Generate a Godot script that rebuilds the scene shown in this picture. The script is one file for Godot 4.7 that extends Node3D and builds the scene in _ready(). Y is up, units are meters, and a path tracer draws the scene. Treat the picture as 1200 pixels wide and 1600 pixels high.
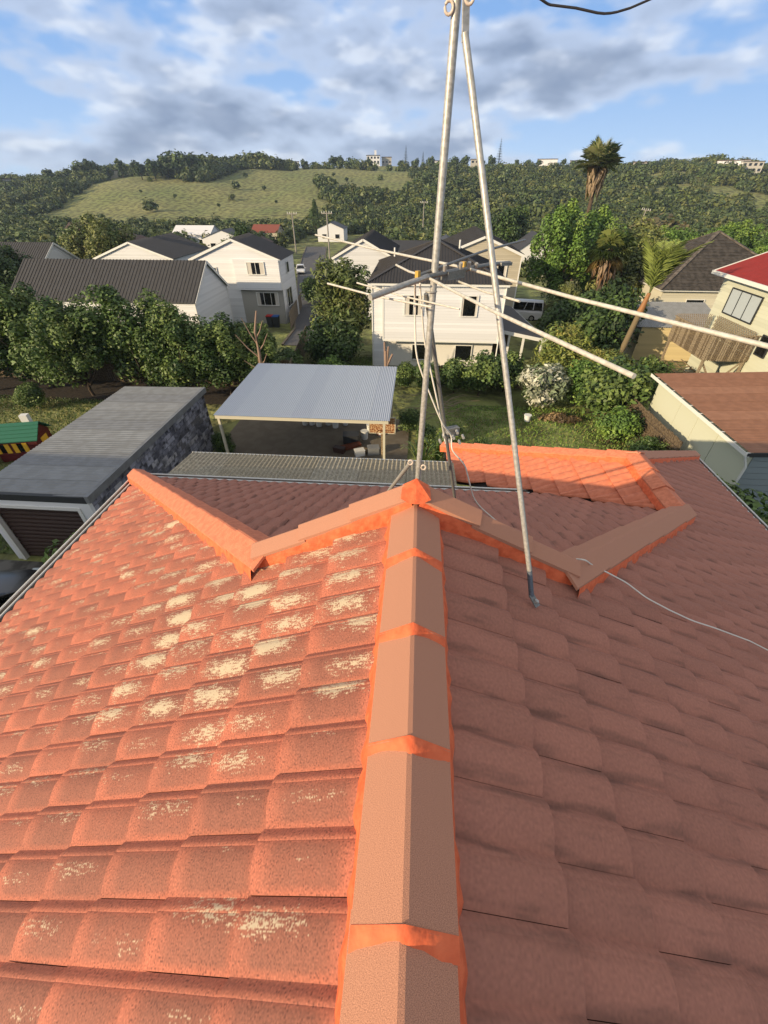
extends Node3D
# A tiled roof seen along its ridge, with the gardens, houses and hills beyond it.
# y = 0 is the ground beside the house; the ridge runs along -z at RIDGE metres above it.
const RIDGE := 8.2
const SLOPE := 0.5295            # rise over run of the tiled roofs
var rng := RandomNumberGenerator.new()
var M := {}                      # materials by name
var T := {}                      # textures by name
var used := {}                   # names already given to top-level nodes

func _ready():
	rng.seed = 20240611
	set_camera_and_light()
	make_textures()
	make_materials()
	build_terrain()
	build_own_house()
	build_neighbours()
	build_gardens()
	build_far_hills()
	build_aerial()

func set_camera_and_light():
	var cam := Camera3D.new()
	cam.name = "camera"
	add_child(cam)
	cam.position = Vector3(-0.033, RIDGE + 1.266, 0.0)
	cam.rotation_degrees = Vector3(-38.22, 4.27, 0.0)
	cam.fov = 101.5
	cam.near = 0.05
	cam.far = 4000.0
	cam.current = true
	var env := Environment.new()
	env.background_mode = Environment.BG_SKY
	var sky := Sky.new()
	var pm := PanoramaSkyMaterial.new()
	pm.panorama = cloud_sky()
	pm.energy_multiplier = 1.0
	sky.sky_material = pm
	env.sky = sky
	env.ambient_light_source = Environment.AMBIENT_SOURCE_SKY
	env.tonemap_mode = Environment.TONE_MAPPER_LINEAR
	env.tonemap_exposure = 1.25
	env.sdfgi_enabled = true
	env.ssao_enabled = true
	env.ssil_enabled = true
	env.fog_enabled = true
	env.fog_density = 0.00022
	env.fog_light_color = Color(0.72, 0.80, 0.90)
	var we := WorldEnvironment.new()
	we.name = "world_environment"
	we.environment = env
	add_child(we)
	var sun := DirectionalLight3D.new()
	sun.name = "sun"
	add_child(sun)
	var az := deg_to_rad(51.0)
	var el := deg_to_rad(17.0)
	var to_sun := Vector3(-sin(az) * cos(el), sin(el), cos(az) * cos(el))
	sun.look_at_from_position(to_sun * 50.0, Vector3.ZERO, Vector3.UP)
	sun.light_energy = 1.6
	sun.light_color = Color(1.0, 0.90, 0.745)
	sun.light_angular_distance = 0.5
	sun.shadow_enabled = true

# the sky: blue air, paler towards the horizon, under broken grey stratocumulus
func cloud_sky() -> ImageTexture:
	var big := FastNoiseLite.new()
	big.seed = 11
	big.noise_type = FastNoiseLite.TYPE_SIMPLEX_SMOOTH
	big.frequency = 0.42
	big.fractal_octaves = 5
	big.fractal_gain = 0.52
	var edge := FastNoiseLite.new()
	edge.seed = 5
	edge.noise_type = FastNoiseLite.TYPE_SIMPLEX_SMOOTH
	edge.frequency = 1.7
	edge.fractal_octaves = 4
	var low := sky_rows(big, edge, 768, 384, 0, 384)
	var img := Image.create_from_data(768, 384, false, Image.FORMAT_RGBF, low.to_byte_array())
	var w := 3072
	var h := 1536
	img.resize(w, h, Image.INTERPOLATE_BILINEAR)
	var r0 := int(h * (0.5 - 16.0 / 180.0))
	var r1 := int(h * (0.5 + 1.0 / 180.0))
	var band := sky_rows(big, edge, w, h, r0, r1)
	var bi := Image.create_from_data(w, r1 - r0, false, Image.FORMAT_RGBF, band.to_byte_array())
	img.blit_rect(bi, Rect2i(0, 0, w, r1 - r0), Vector2i(0, r0))
	return ImageTexture.create_from_image(img)

func sky_rows(big: FastNoiseLite, edge: FastNoiseLite, w: int, h: int, r0: int, r1: int) -> PackedFloat32Array:
	var out := PackedFloat32Array()
	out.resize(w * (r1 - r0) * 3)
	# cloud banks (azimuth, height, widths in degrees, weight)
	var banks := [[8.0, 8.5, 9.0, 3.0, 0.55], [-8.0, 10.5, 9.0, 3.5, 0.5], [-27.0, 8.5, 12.0, 4.5, 0.34], [15.0, 6.0, 8.0, 1.8, 0.4],
		[-2.0, 4.0, 7.0, 2.4, 0.36], [-17.0, 4.6, 9.0, 1.4, 0.25], [24.0, 7.6, 5.0, 0.8, 0.35], [-32.0, 3.4, 8.0, 1.2, 0.1],
		[-14.0, 7.4, 7.0, 0.8, -0.35], [21.0, 4.2, 11.0, 2.0, -0.6], [-38.0, 5.2, 6.0, 1.4, -0.35], [19.0, 10.0, 5.0, 1.6, -0.35], [-11.0, 6.2, 4.0, 0.6, -0.2]]
	var k := 0
	for r in range(r0, r1):
		var el := PI * (0.5 - (r + 0.5) / h)
		var sy := sin(el)
		var cy := cos(el)
		var eld := rad_to_deg(el)
		var up: float = clampf(sy, 0.0, 1.0)
		var near_horizon := pow(1.0 - up, 7.0)
		var air := Vector3(0.14, 0.31, 0.65).lerp(Vector3(0.48, 0.64, 0.83), near_horizon)
		for c in w:
			var azr := wrapf(TAU * (c + 0.5) / w, -PI, PI)
			var col := air
			if sy > -0.01:
				var az := rad_to_deg(azr)
				var x := sin(azr) * cy * 7.0
				var z := -cos(azr) * cy * 7.0
				var h3 := sy * 19.0
				var d := big.get_noise_3d(x, h3, z) * 1.0 + edge.get_noise_3d(x * 0.9, h3 * 0.9, z * 0.9) * 0.24 + 0.30 + 0.12 * (1.0 - smoothstep(1.0, 6.0, eld))
				if az > -80.0 and az < 80.0 and eld < 16.0:
					for b in banks:
						var u: float = (az - b[0]) / b[2]
						var v: float = (eld - b[1]) / b[3]
						var e := u * u + v * v
						if e < 6.0:
							d += b[4] * exp(-e)
				# above the view an even grey deck is added to mute blue light
				var deck := smoothstep(12.5, 26.0, eld)
				var cover := lerpf(smoothstep(0.08, 0.44, d), 1.0, deck * 0.9)
				var thick := lerpf(smoothstep(0.3, 0.95, d), 0.25 + 0.3 * d, deck)
				var lit: float = clampf(0.55 + 0.9 * edge.get_noise_3d(x * 0.7 + 40.0, h3 * 0.7, z * 0.7), 0.0, 1.0)
				var cc := Vector3(0.52, 0.58, 0.70).lerp(Vector3(0.20, 0.26, 0.38), thick * (1.0 - 0.3 * lit))
				cc = cc.lerp(Vector3(0.78, 0.80, 0.83), (1.0 - thick) * smoothstep(0.55, 0.95, lit) * 0.95)
				cc = cc.lerp(Vector3(0.53, 0.51, 0.49), deck * 0.85)
				col = air.lerp(cc, cover * lerpf(0.66 + 0.26 * thick, 0.95, deck))
			# the air is brighter round the low sun behind us
			var sd := -0.7432 * sin(azr) * cy + 0.2924 * sy - 0.6018 * cos(azr) * cy
			var glow := exp((sd - 1.0) * 5.5)
			col += Vector3(0.95, 0.86, 0.70) * glow * 0.55
			out[k] = col.x
			out[k + 1] = col.y
			out[k + 2] = col.z
			k += 3
	return out

# ---------------------------------------------------------------- geometry helpers
class Geo:
	var v := PackedVector3Array()
	var n := PackedVector3Array()
	var uv := PackedVector2Array()
	var c := PackedColorArray()
	var i := PackedInt32Array()
	var tint := Color(1, 1, 1)
	var colored := false
	func tri(a: Vector3, b: Vector3, d: Vector3):
		var nn := (b - a).cross(d - a).normalized()
		var k := v.size()
		v.append(a); v.append(b); v.append(d)
		n.append(nn); n.append(nn); n.append(nn)
		i.append(k); i.append(k + 2); i.append(k + 1)
		if colored:
			for _j in 3: c.append(tint)
	# a, b, c, d run anticlockwise seen from the front
	func quad(a: Vector3, b: Vector3, d: Vector3, e: Vector3):
		var nn := (b - a).cross(e - a)
		if nn.length_squared() < 1e-14: nn = (d - b).cross(e - b)
		nn = nn.normalized()
		var k := v.size()
		v.append(a); v.append(b); v.append(d); v.append(e)
		n.append(nn); n.append(nn); n.append(nn); n.append(nn)
		i.append(k); i.append(k + 2); i.append(k + 1); i.append(k); i.append(k + 3); i.append(k + 2)
		if colored:
			for _j in 4: c.append(tint)
	func block(p: Array):
		# eight corners: four below (anticlockwise from above), four above
		quad(p[3], p[2], p[1], p[0]); quad(p[4], p[5], p[6], p[7])
		for k in 4:
			var l := (k + 1) % 4
			quad(p[k], p[l], p[l + 4], p[k + 4])
	func box(lo: Vector3, hi: Vector3):
		block([Vector3(lo.x, lo.y, hi.z), Vector3(hi.x, lo.y, hi.z), Vector3(hi.x, lo.y, lo.z), Vector3(lo.x, lo.y, lo.z),
			Vector3(lo.x, hi.y, hi.z), Vector3(hi.x, hi.y, hi.z), Vector3(hi.x, hi.y, lo.z), Vector3(lo.x, hi.y, lo.z)])
	func obox(t: Transform3D, lo: Vector3, hi: Vector3):
		var p := [Vector3(lo.x, lo.y, hi.z), Vector3(hi.x, lo.y, hi.z), Vector3(hi.x, lo.y, lo.z), Vector3(lo.x, lo.y, lo.z),
			Vector3(lo.x, hi.y, hi.z), Vector3(hi.x, hi.y, hi.z), Vector3(hi.x, hi.y, lo.z), Vector3(lo.x, hi.y, lo.z)]
		for k in 8: p[k] = t * p[k]
		block(p)
	# a squared bar from a to b, w across and h along `up`
	func bar(a: Vector3, b: Vector3, w: float, h: float, up := Vector3.UP):
		var f := (b - a).normalized()
		var r := f.cross(up)
		if r.length() < 0.01: r = f.cross(Vector3.RIGHT)
		r = r.normalized() * w * 0.5
		var u := r.cross(f).normalized() * h * 0.5
		block([a - r - u, a + r - u, b + r - u, b - r - u, a - r + u, a + r + u, b + r + u, b - r + u])
	func tube(pts: Array, radius: float, sides := 8, taper := 1.0, caps := true):
		var rings := []
		var m := pts.size()
		for k in m:
			var f: Vector3 = (pts[min(k + 1, m - 1)] - pts[max(k - 1, 0)]).normalized()
			var r := f.cross(Vector3.UP)
			if r.length() < 0.05: r = f.cross(Vector3.RIGHT)
			r = r.normalized()
			var u := r.cross(f).normalized()
			var rr := radius * lerpf(1.0, taper, float(k) / maxf(1.0, m - 1))
			rings.append([pts[k], r, u, rr])
		var base := v.size()
		for ring in rings:
			for s in sides:
				var a := TAU * s / sides
				var d: Vector3 = ring[1] * cos(a) + ring[2] * sin(a)
				v.append(ring[0] + d * ring[3]); n.append(d)
				if colored: c.append(tint)
		for k in m - 1:
			for s in sides:
				var a := base + k * sides + s
				var b := base + k * sides + (s + 1) % sides
				i.append(a); i.append(b); i.append(a + sides)
				i.append(b); i.append(b + sides); i.append(a + sides)
		if caps:
			for e: int in [0, m - 1]:
				var ring = rings[e]
				for s in range(1, sides - 1):
					var q := []
					for t: int in [0, s, s + 1]:
						var a := TAU * t / sides
						q.append(ring[0] + (ring[1] * cos(a) + ring[2] * sin(a)) * ring[3])
					if e == 0: tri(q[0], q[2], q[1])
					else: tri(q[0], q[1], q[2])
	# a smooth grid of points, rows x columns, with uvs if given
	func grid(p: Array, rows: int, cols: int, uvs := []):
		var base := v.size()
		for r in rows:
			for q in cols:
				var k := r * cols + q
				var du: Vector3 = p[r * cols + min(q + 1, cols - 1)] - p[r * cols + max(q - 1, 0)]
				var dv: Vector3 = p[min(r + 1, rows - 1) * cols + q] - p[max(r - 1, 0) * cols + q]
				v.append(p[k]); n.append(dv.cross(du).normalized())
				if uvs.size() > 0: uv.append(uvs[k])
				if colored: c.append(tint)
		for r in rows - 1:
			for q in cols - 1:
				var k := base + r * cols + q
				i.append(k); i.append(k + 1); i.append(k + cols)
				i.append(k + 1); i.append(k + cols + 1); i.append(k + cols)
	func mesh() -> ArrayMesh:
		var a := []
		a.resize(Mesh.ARRAY_MAX)
		a[Mesh.ARRAY_VERTEX] = v
		a[Mesh.ARRAY_NORMAL] = n
		if uv.size() == v.size(): a[Mesh.ARRAY_TEX_UV] = uv
		if c.size() == v.size(): a[Mesh.ARRAY_COLOR] = c
		a[Mesh.ARRAY_INDEX] = i
		var m := ArrayMesh.new()
		m.add_surface_from_arrays(Mesh.PRIMITIVE_TRIANGLES, a)
		return m

func numbered(called: String) -> String:
	if not used.has(called):
		used[called] = 0
		return called
	used[called] += 1
	return "%s_%03d" % [called, used[called]]

# a named mesh under a parent (a part, or a thing of one mesh)
func part(called: String, what, material: Material, parent: Node = self) -> MeshInstance3D:
	var o := MeshInstance3D.new()
	o.name = numbered(called) if parent == self else called
	o.mesh = what.mesh() if what is Geo else what
	o.material_override = material
	o.cast_shadow = GeometryInstance3D.SHADOW_CASTING_SETTING_ON
	parent.add_child(o, true)
	return o

func tag(o: Node, label: String, category: String, group := "", kind := ""):
	if label: o.set_meta("label", label)
	if category: o.set_meta("category", category)
	if group: o.set_meta("group", group)
	if kind: o.set_meta("kind", kind)

func thing(called: String, at: Vector3, label: String, category: String, group := "", turn := 0.0) -> Node3D:
	var o := Node3D.new()
	o.name = numbered(called)
	add_child(o)
	o.position = at
	o.rotation.y = turn
	tag(o, label, category, group)
	return o

func copy_of(o: Node3D, at: Vector3, turn: float, size := Vector3.ONE) -> Node3D:
	var r: Node3D = o.duplicate()
	var base := String(o.name)
	if base.length() > 4 and base.substr(base.length() - 4, 1) == "_": base = base.substr(0, base.length() - 4)
	r.name = numbered(base)
	add_child(r)
	r.position = at
	r.rotation.y = turn
	r.scale = size
	return r

func V(x: float, y: float, z: float) -> Vector3:      # heights measured from the ridge
	return Vector3(x, y + RIDGE, z)

# ---------------------------------------------------------------- materials
func noise(freq: float, octaves := 4, sd := 1, kind := FastNoiseLite.TYPE_SIMPLEX_SMOOTH) -> FastNoiseLite:
	var f := FastNoiseLite.new()
	f.seed = sd
	f.noise_type = kind
	f.frequency = freq
	f.fractal_octaves = octaves
	return f

# two tones mixed by seamless noise
func tone_texture(size: int, f: FastNoiseLite, a: Color, b: Color, lo := 0.25, hi := 0.75, f2: FastNoiseLite = null, cc := Color(0, 0, 0), lo2 := 0.7, hi2 := 0.85) -> ImageTexture:
	var d := f.get_seamless_image(size, size).get_data()
	var d2 := PackedByteArray()
	if f2: d2 = f2.get_seamless_image(size, size).get_data()
	var out := PackedByteArray()
	out.resize(size * size * 3)
	var lut := []
	for k in 256:
		lut.append(a.lerp(b, smoothstep(lo, hi, k / 255.0)))
	var k3 := 0
	for k in size * size:
		var col: Color = lut[d[k]]
		if f2:
			var t := smoothstep(lo2, hi2, d2[k] / 255.0)
			if t > 0.0: col = col.lerp(cc, t)
		out[k3] = int(col.r * 255.0)
		out[k3 + 1] = int(col.g * 255.0)
		out[k3 + 2] = int(col.b * 255.0)
		k3 += 3
	var img := Image.create_from_data(size, size, false, Image.FORMAT_RGB8, out)
	img.generate_mipmaps()
	return ImageTexture.create_from_image(img)

func bump_texture(size: int, f: FastNoiseLite, strength: float) -> ImageTexture:
	var img := f.get_seamless_image(size, size)
	img.convert(Image.FORMAT_RGBA8)
	img.bump_map_to_normal_map(strength)
	return ImageTexture.create_from_image(img)

func make_textures():
	T.grain = tone_texture(512, noise(0.06, 5, 3), Color(0.72, 0.72, 0.72), Color(1, 1, 1))
	T.blotch = tone_texture(512, noise(0.012, 5, 8), Color(0.66, 0.65, 0.63), Color(1, 1, 1), 0.3, 0.65)
	T.grit = tone_texture(512, noise(0.35, 2, 9), Color(0.6, 0.58, 0.57), Color(1, 1, 1), 0.25, 0.6)
	T.grit_n = bump_texture(512, noise(0.3, 2, 19), 6.0)
	T.rough_n = bump_texture(512, noise(0.06, 5, 29), 8.0)

func mat(called: String, color: Color, rough := 0.8, tex = null, scale := 1.0, norm = null, nscale := 0.5, metal := 0.0, local := false) -> StandardMaterial3D:
	var m := StandardMaterial3D.new()
	m.resource_name = called
	m.albedo_color = color
	m.roughness = rough
	m.metallic = metal
	if tex or norm:
		m.uv1_triplanar = true
		m.uv1_world_triplanar = not local
		m.uv1_scale = Vector3.ONE * scale
	if tex: m.albedo_texture = tex
	if norm:
		m.normal_enabled = true
		m.normal_texture = norm
		m.normal_scale = nscale
	M[called] = m
	return m

func lin(r: float, g: float, b: float) -> Color:     # a colour given as linear reflectance
	return Color(r, g, b).linear_to_srgb()

# ---------------------------------------------------------------- the house under the camera
const TILE_W := 0.3
const GAUGE := 0.317
const DROP := 0.095               # tiles lie this far under the cap line
const HALF_GABLET := 0.85
const GABLET_Z := 1.75
const HIP_Z := 0.898             # the hip planes meet the ridge height here
const WING_X := 2.98
const WING_C := 5.115
const EAVE_L := 4.29
const EAVE_R := 5.61
const WING_EAVE := 2.38
var cos_t := 1.0 / sqrt(1.0 + SLOPE * SLOPE)
var sin_t := SLOPE / sqrt(1.0 + SLOPE * SLOPE)

# worn paint on the sunny slope: terracotta over brown grit, cream where the old coat shows
func worn_paint(w0: float, w1: float, s1: float, nose0: float, pw: int, ph: int) -> ImageTexture:
	var fine := noise(0.55, 2, 41).get_image(pw, ph).get_data()
	var medium := noise(0.045, 4, 42).get_image(pw, ph).get_data()
	var broad := noise(0.006, 4, 43).get_image(pw, ph).get_data()
	var si := noise(0.3, 3, 47).get_image(pw, ph / 4)
	si.resize(pw, ph, Image.INTERPOLATE_BILINEAR)
	var streaks := si.get_data()
	var out := PackedByteArray()
	out.resize(pw * ph * 3)
	var r := RandomNumberGenerator.new()
	r.seed = 77
	var wear := {}
	var k := 0
	var orange := Vector3(184, 107, 82)
	var brown := Vector3(138, 86, 69)
	var cream := Vector3(200, 187, 156)
	var dark := Vector3(92, 52, 42)
	for y in ph:
		var s := s1 * (y + 0.5) / ph
		var course := floori((s - nose0) / GAUGE)
		var f := (s - nose0) / GAUGE - course
		var shift := 0.15 * (posmod(course, 2))
		var along := smoothstep(0.02, 0.2, f) * (1.0 - smoothstep(0.72, 0.97, f))
		for x in pw:
			var w := w0 + (w1 - w0) * (x + 0.5) / pw
			var gq := (w - 0.223) / 0.15 + 60.0
			var cell := floori(gq)
			var g := gq - cell
			var id := course * 4096 + cell
			if not wear.has(id):
				var cw := w
				var zone := exp(-pow((cw - 1.55 - s * 0.18) / 0.75, 2.0) - pow((s - 0.5) / 0.8, 2.0)) * 1.7
				zone += 0.5 * exp(-pow((s - cw * 0.62 - 0.35) / 0.55, 2.0)) * smoothstep(0.4, 1.2, cw) * (1.0 - smoothstep(2.2, 3.6, s))
				wear[id] = [clampf(zone * r.randf_range(0.6, 1.35) + r.randf_range(0.0, 0.62), 0.0, 1.15), r.randf_range(-0.25, 0.25), r.randf_range(-0.3, 0.25), r.randf_range(-0.28, 0.28)]
			var wv: Array = wear[id]
			var a := fine[k] / 255.0
			var b := medium[k] / 255.0
			var c := broad[k] / 255.0
			var face := smoothstep(0.02, 0.16, g) * (1.0 - smoothstep(0.66, 0.8, g))
			var grit: float = clampf(face * along * (0.72 - 0.12 * w) + 0.55 * (b - 0.5) + 0.5 * (c - 0.5) + wv[1] * 0.9 + 0.2, 0.0, 0.95)
			var col := orange.lerp(brown, grit)
			col *= 0.74 + 0.48 * a + 0.14 * (b - 0.5)
			if a < 0.3 and b < 0.66: col = col.lerp(dark, 0.6 * smoothstep(0.3, 0.2, a))
			# the cream coat, in rubbed patches just short of the groove
			var gg: float = (g - 0.6 - wv[2]) / (0.14 + 0.12 * wv[0])
			var ff: float = (f - 0.5 - wv[3]) / 0.36
			var p: float = wv[0] * exp(-gg * gg - ff * ff) * (1.0 - 0.25 * wv[0]) * (0.35 + 1.3 * c) + 0.42 * (b - 0.5) * wv[0]
			if p > 0.1:
				var e := smoothstep(0.31, 0.54, p + 1.15 * (streaks[k] / 255.0 - 0.5) + 0.95 * (a - 0.5))
				if e > 0.0: col = col.lerp(cream * (0.92 + 0.12 * a), e * 0.86)
			out[k * 3] = int(clampf(col.x, 0.0, 255.0))
			out[k * 3 + 1] = int(clampf(col.y, 0.0, 255.0))
			out[k * 3 + 2] = int(clampf(col.z, 0.0, 255.0))
			k += 1
	var img := Image.create_from_data(pw, ph, false, Image.FORMAT_RGB8, out)
	return ImageTexture.create_from_image(img)

# the old coat on the other slopes: the same terracotta gone dusty, grimy streaks in the troughs with roll shade painted in
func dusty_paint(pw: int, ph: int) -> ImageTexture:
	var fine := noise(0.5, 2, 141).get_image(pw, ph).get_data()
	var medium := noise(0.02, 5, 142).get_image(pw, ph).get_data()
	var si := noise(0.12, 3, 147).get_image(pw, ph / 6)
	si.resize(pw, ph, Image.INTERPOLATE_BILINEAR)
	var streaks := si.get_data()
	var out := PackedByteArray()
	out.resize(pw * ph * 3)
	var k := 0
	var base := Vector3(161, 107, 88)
	var grime_shade := Vector3(108, 73, 60)
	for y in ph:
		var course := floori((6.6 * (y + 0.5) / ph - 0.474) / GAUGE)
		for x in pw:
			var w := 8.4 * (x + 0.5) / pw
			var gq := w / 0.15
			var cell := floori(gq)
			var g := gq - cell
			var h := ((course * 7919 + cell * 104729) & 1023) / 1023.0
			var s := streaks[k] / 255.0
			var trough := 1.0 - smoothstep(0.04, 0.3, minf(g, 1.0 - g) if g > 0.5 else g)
			var dirt_shade: float = clampf(trough * smoothstep(0.44, 0.72, s + 0.25 * (h - 0.5)) * 0.5 + 0.22 * smoothstep(0.62, 0.9, s) + 0.12 * (medium[k] / 255.0 - 0.5), 0.0, 0.85)
			var col := base.lerp(grime_shade, dirt_shade) * (0.88 + 0.2 * fine[k] / 255.0 + 0.07 * (h - 0.5))
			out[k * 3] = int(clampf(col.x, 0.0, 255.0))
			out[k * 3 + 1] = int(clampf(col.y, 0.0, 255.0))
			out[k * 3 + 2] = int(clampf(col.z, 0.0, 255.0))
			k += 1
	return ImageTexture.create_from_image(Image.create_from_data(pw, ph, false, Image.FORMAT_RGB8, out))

const PROFILE := [[0.0, 0.001], [0.012, 0.0050], [0.028, 0.0125], [0.050, 0.0215], [0.075, 0.0275], [0.096, 0.0280], [0.111, 0.0255], [0.116, 0.0220], [0.120, 0.0232], [0.130, 0.0178], [0.140, 0.0092], [0.148, 0.0022]]

# one interlocking tile of two rolls: frame o, d (down the slope), a (across), nn (outwards)
func add_tile(q: Geo, fr: Dictionary, w: float, nose: float, jit: float):
	var tail := maxf(nose - GAUGE - 0.055, fr.get("s0", -1.0))
	var us := []
	var hs := []
	for h in 2:
		for e in PROFILE:
			us.append(w + 0.15 * h + e[0])
			hs.append(e[1] * 0.86)
	us.append(w + 0.2945 + jit * 0.4)
	hs.append(0.002)
	var m := us.size()
	var rows := [[tail, -0.002], [nose, 0.0400 + jit]]
	var p := []
	var uvs := []
	for r in rows:
		var b: Vector2 = fr.limits.call(maxf(r[0], 0.0) * cos_t, nose * cos_t)
		for k in m:
			var uu := clampf(us[k], b.x, b.y)
			p.append(fr.o + fr.d * r[0] + fr.a * uu + fr.n * (r[1] + hs[k]))
			uvs.append(Vector2((uu - fr.u0) / (fr.u1 - fr.u0), clampf(r[0] / fr.s1, 0.001, 0.999)))
	# top: rounded rolls, sharp only at the laps
	var seg := []
	for k in m - 1:
		seg.append((fr.n * (us[k + 1] - us[k]) - fr.a * (hs[k + 1] - hs[k]) - fr.d * 0.11 * (us[k + 1] - us[k])).normalized())
	for k in m - 1:
		var nl: Vector3 = seg[k]
		var nr: Vector3 = seg[k]
		if k > 0 and seg[k - 1].dot(seg[k]) > 0.75: nl = (seg[k - 1] + seg[k]).normalized()
		if k < m - 2 and seg[k + 1].dot(seg[k]) > 0.75: nr = (seg[k + 1] + seg[k]).normalized()
		var at := q.v.size()
		q.v.append(p[k]); q.v.append(p[k + 1]); q.v.append(p[m + k + 1]); q.v.append(p[m + k])
		q.n.append(nl); q.n.append(nr); q.n.append(nr); q.n.append(nl)
		q.uv.append(uvs[k]); q.uv.append(uvs[k + 1]); q.uv.append(uvs[m + k + 1]); q.uv.append(uvs[m + k])
		if fr.flip:
			for e in [0, 1, 2, 0, 2, 3]: q.i.append(at + e)
		else:
			for e in [0, 2, 1, 0, 3, 2]: q.i.append(at + e)
	# nose, and the two long sides
	for k in m - 1:
		var a: Vector3 = p[m + k]
		var b: Vector3 = p[m + k + 1]
		var before := q.v.size()
		if fr.flip: q.quad(b, a, a - fr.n * 0.034, b - fr.n * 0.034)
		else: q.quad(a, b, b - fr.n * 0.034, a - fr.n * 0.034)
		for j in q.v.size() - before: q.uv.append(uvs[m + k])
	for e: int in [0, m - 1]:
		var a: Vector3 = p[e]
		var b: Vector3 = p[m + e]
		var before := q.v.size()
		q.quad(a, b, b - fr.n * 0.022, a - fr.n * 0.012)
		for j in q.v.size() - before: q.uv.append(uvs[m + e])

func tile_field(called: String, house: Node3D, fr: Dictionary, first: float, last: float, phase: float, material: Material, near: Array):
	var slope := Node3D.new()
	slope.name = called
	house.add_child(slope, true)
	var rest := Geo.new()
	var course := 0
	var nose := first
	while nose < last + 0.02:
		var mid := nose - GAUGE * 0.5
		var b: Vector2 = fr.limits.call(maxf(mid, 0.0) * cos_t, nose * cos_t)
		var b2: Vector2 = fr.limits.call(nose * cos_t, nose * cos_t)
		var lo := minf(b.x, b2.x)
		var hi := maxf(b.y, b2.y)
		var w := floorf((lo - phase - 0.15 * (course % 2)) / TILE_W) * TILE_W + phase + 0.15 * (course % 2)
		while w < hi - 0.02:
			if w + TILE_W > lo + 0.02:
				var at: Vector3 = fr.o + fr.d * mid + fr.a * (w + 0.15)
				near.append([at.distance_to(V(0, 1.266, 0)), fr, w, nose, rng.randf_range(-0.003, 0.003), slope, rest, material, at])
			w += TILE_W
		nose += GAUGE
		course += 1
	fr.rest = rest
	fr.slope = slope
	fr.material = material

# a run of angular caps from a up to b; lips face a. left / right: the fall of each flank over its reach
func cap_run(called: String, house: Node3D, a: Vector3, b: Vector3, right: Vector3, lf: Vector2, rf: Vector2, material: Material, count: int, lips := true, mortar_l := 0.045, mortar_r := 0.045):
	var run := Node3D.new()
	run.name = called
	house.add_child(run, true)
	var f := (b - a).normalized()
	var length := a.distance_to(b)
	var step := length / count
	var side := (right - f * right.dot(f)).normalized()
	var up := side.cross(f).normalized()
	if up.y < 0.0: up = -up
	var flip := side.cross(f).dot(up) < 0.0
	var thick := 0.018
	for k in count:
		var q := Geo.new()
		var x := -side * lf.x - up * lf.y
		var y := side * rf.x - up * rf.y
		var s0 := a + f * (step * k)
		var s1 := a + f * (step * (k + 1) + 0.035)
		var r0 := up * (0.020 + rng.randf_range(-0.003, 0.004))
		var r1 := up * 0.002
		var nudge := side * rng.randf_range(-0.004, 0.004)
		var sec0 := []
		var sec1 := []
		# rounded apex: left foot, left shoulder, apex, right shoulder, right foot
		for t in [[x, 1.0], [x, 0.5], [x, 0.06], [y, 0.06], [y, 0.5], [y, 1.0]]:
			var drop: Vector3 = t[0] * t[1]
			if t[1] < 0.1: drop -= up * 0.002
			sec0.append(s0 + r0 + drop + nudge)
			sec1.append(s1 + r1 + drop + nudge)
		for j in 5:
			if flip: q.quad(sec0[j + 1], sec0[j], sec1[j], sec1[j + 1])
			else: q.quad(sec0[j], sec0[j + 1], sec1[j + 1], sec1[j])
			var dn := -up * thick
			q.quad(sec0[j + 1], sec0[j], sec0[j] + dn, sec0[j + 1] + dn)
			q.quad(sec1[j], sec1[j + 1], sec1[j + 1] + dn, sec1[j] + dn)
		for e in [0, 5]:
			var dn := -up * thick
			q.quad(sec0[e], sec1[e], sec1[e] + dn, sec0[e] + dn)
		var cap := part("cap", q, material, run)
		if lips and k > 0:
			# the mortar that fills the lip: a wedge in front of it, smeared over the cap below
			var mq := Geo.new()
			var n := 12
			var front := []
			var back := []
			for j in n + 1:
				var t := float(j) / n
				var drop: Vector3 = x * (1.0 - 2.0 * t) if t < 0.5 else y * (2.0 * t - 1.0)
				var mid := s0 + nudge + drop * 1.004
				back.append(mid + r0 + up * 0.0015 + f * 0.006)
				front.append(mid + up * 0.0065 - f * (0.030 + 0.010 * sin(j * 0.55 + k * 2.0) + rng.randf_range(-0.002, 0.002)))
			var pts := []
			for j in n + 1: pts.append(front[j] - up * 0.006 if j % n else front[j])
			for j in n + 1: pts.append(front[j].lerp(back[j], 0.45) + up * 0.003)
			for j in n + 1: pts.append(back[j])
			if not flip:
				var rev := []
				for rr in 3:
					for j in n + 1: rev.append(pts[rr * (n + 1) + n - j])
				pts = rev
			mq.grid(pts, 3, n + 1)
			part("mortar_lip", mq, M.pointing, cap)
	# pointing along both feet of the run
	for sgn in [-1, 1]:
		var reach: float = lf.x if sgn < 0 else rf.x
		var fall: float = lf.y if sgn < 0 else rf.y
		var deep: float = mortar_l if sgn < 0 else mortar_r
		if deep <= 0.0: continue
		var mq := Geo.new()
		var n := int(length / 0.04)
		var pts := []
		for j in n + 1:
			var at := a + f * (length * j / n)
			var wob := rng.randf_range(-0.005, 0.006)
			pts.append(at + side * sgn * (reach - 0.014) - up * (fall - 0.008))
			pts.append(at + side * sgn * (reach + 0.004 + wob * 0.4) - up * (fall + 0.012))
			pts.append(at + side * sgn * (reach + 0.012 + wob) - up * (fall + deep * 0.7))
			pts.append(at + side * sgn * (reach + 0.022 + wob * 1.6) - up * (fall + deep + 0.03))
		mq.grid(pts, n + 1, 4)
		part("pointing", mq, M.pointing, run)
	return run

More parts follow.
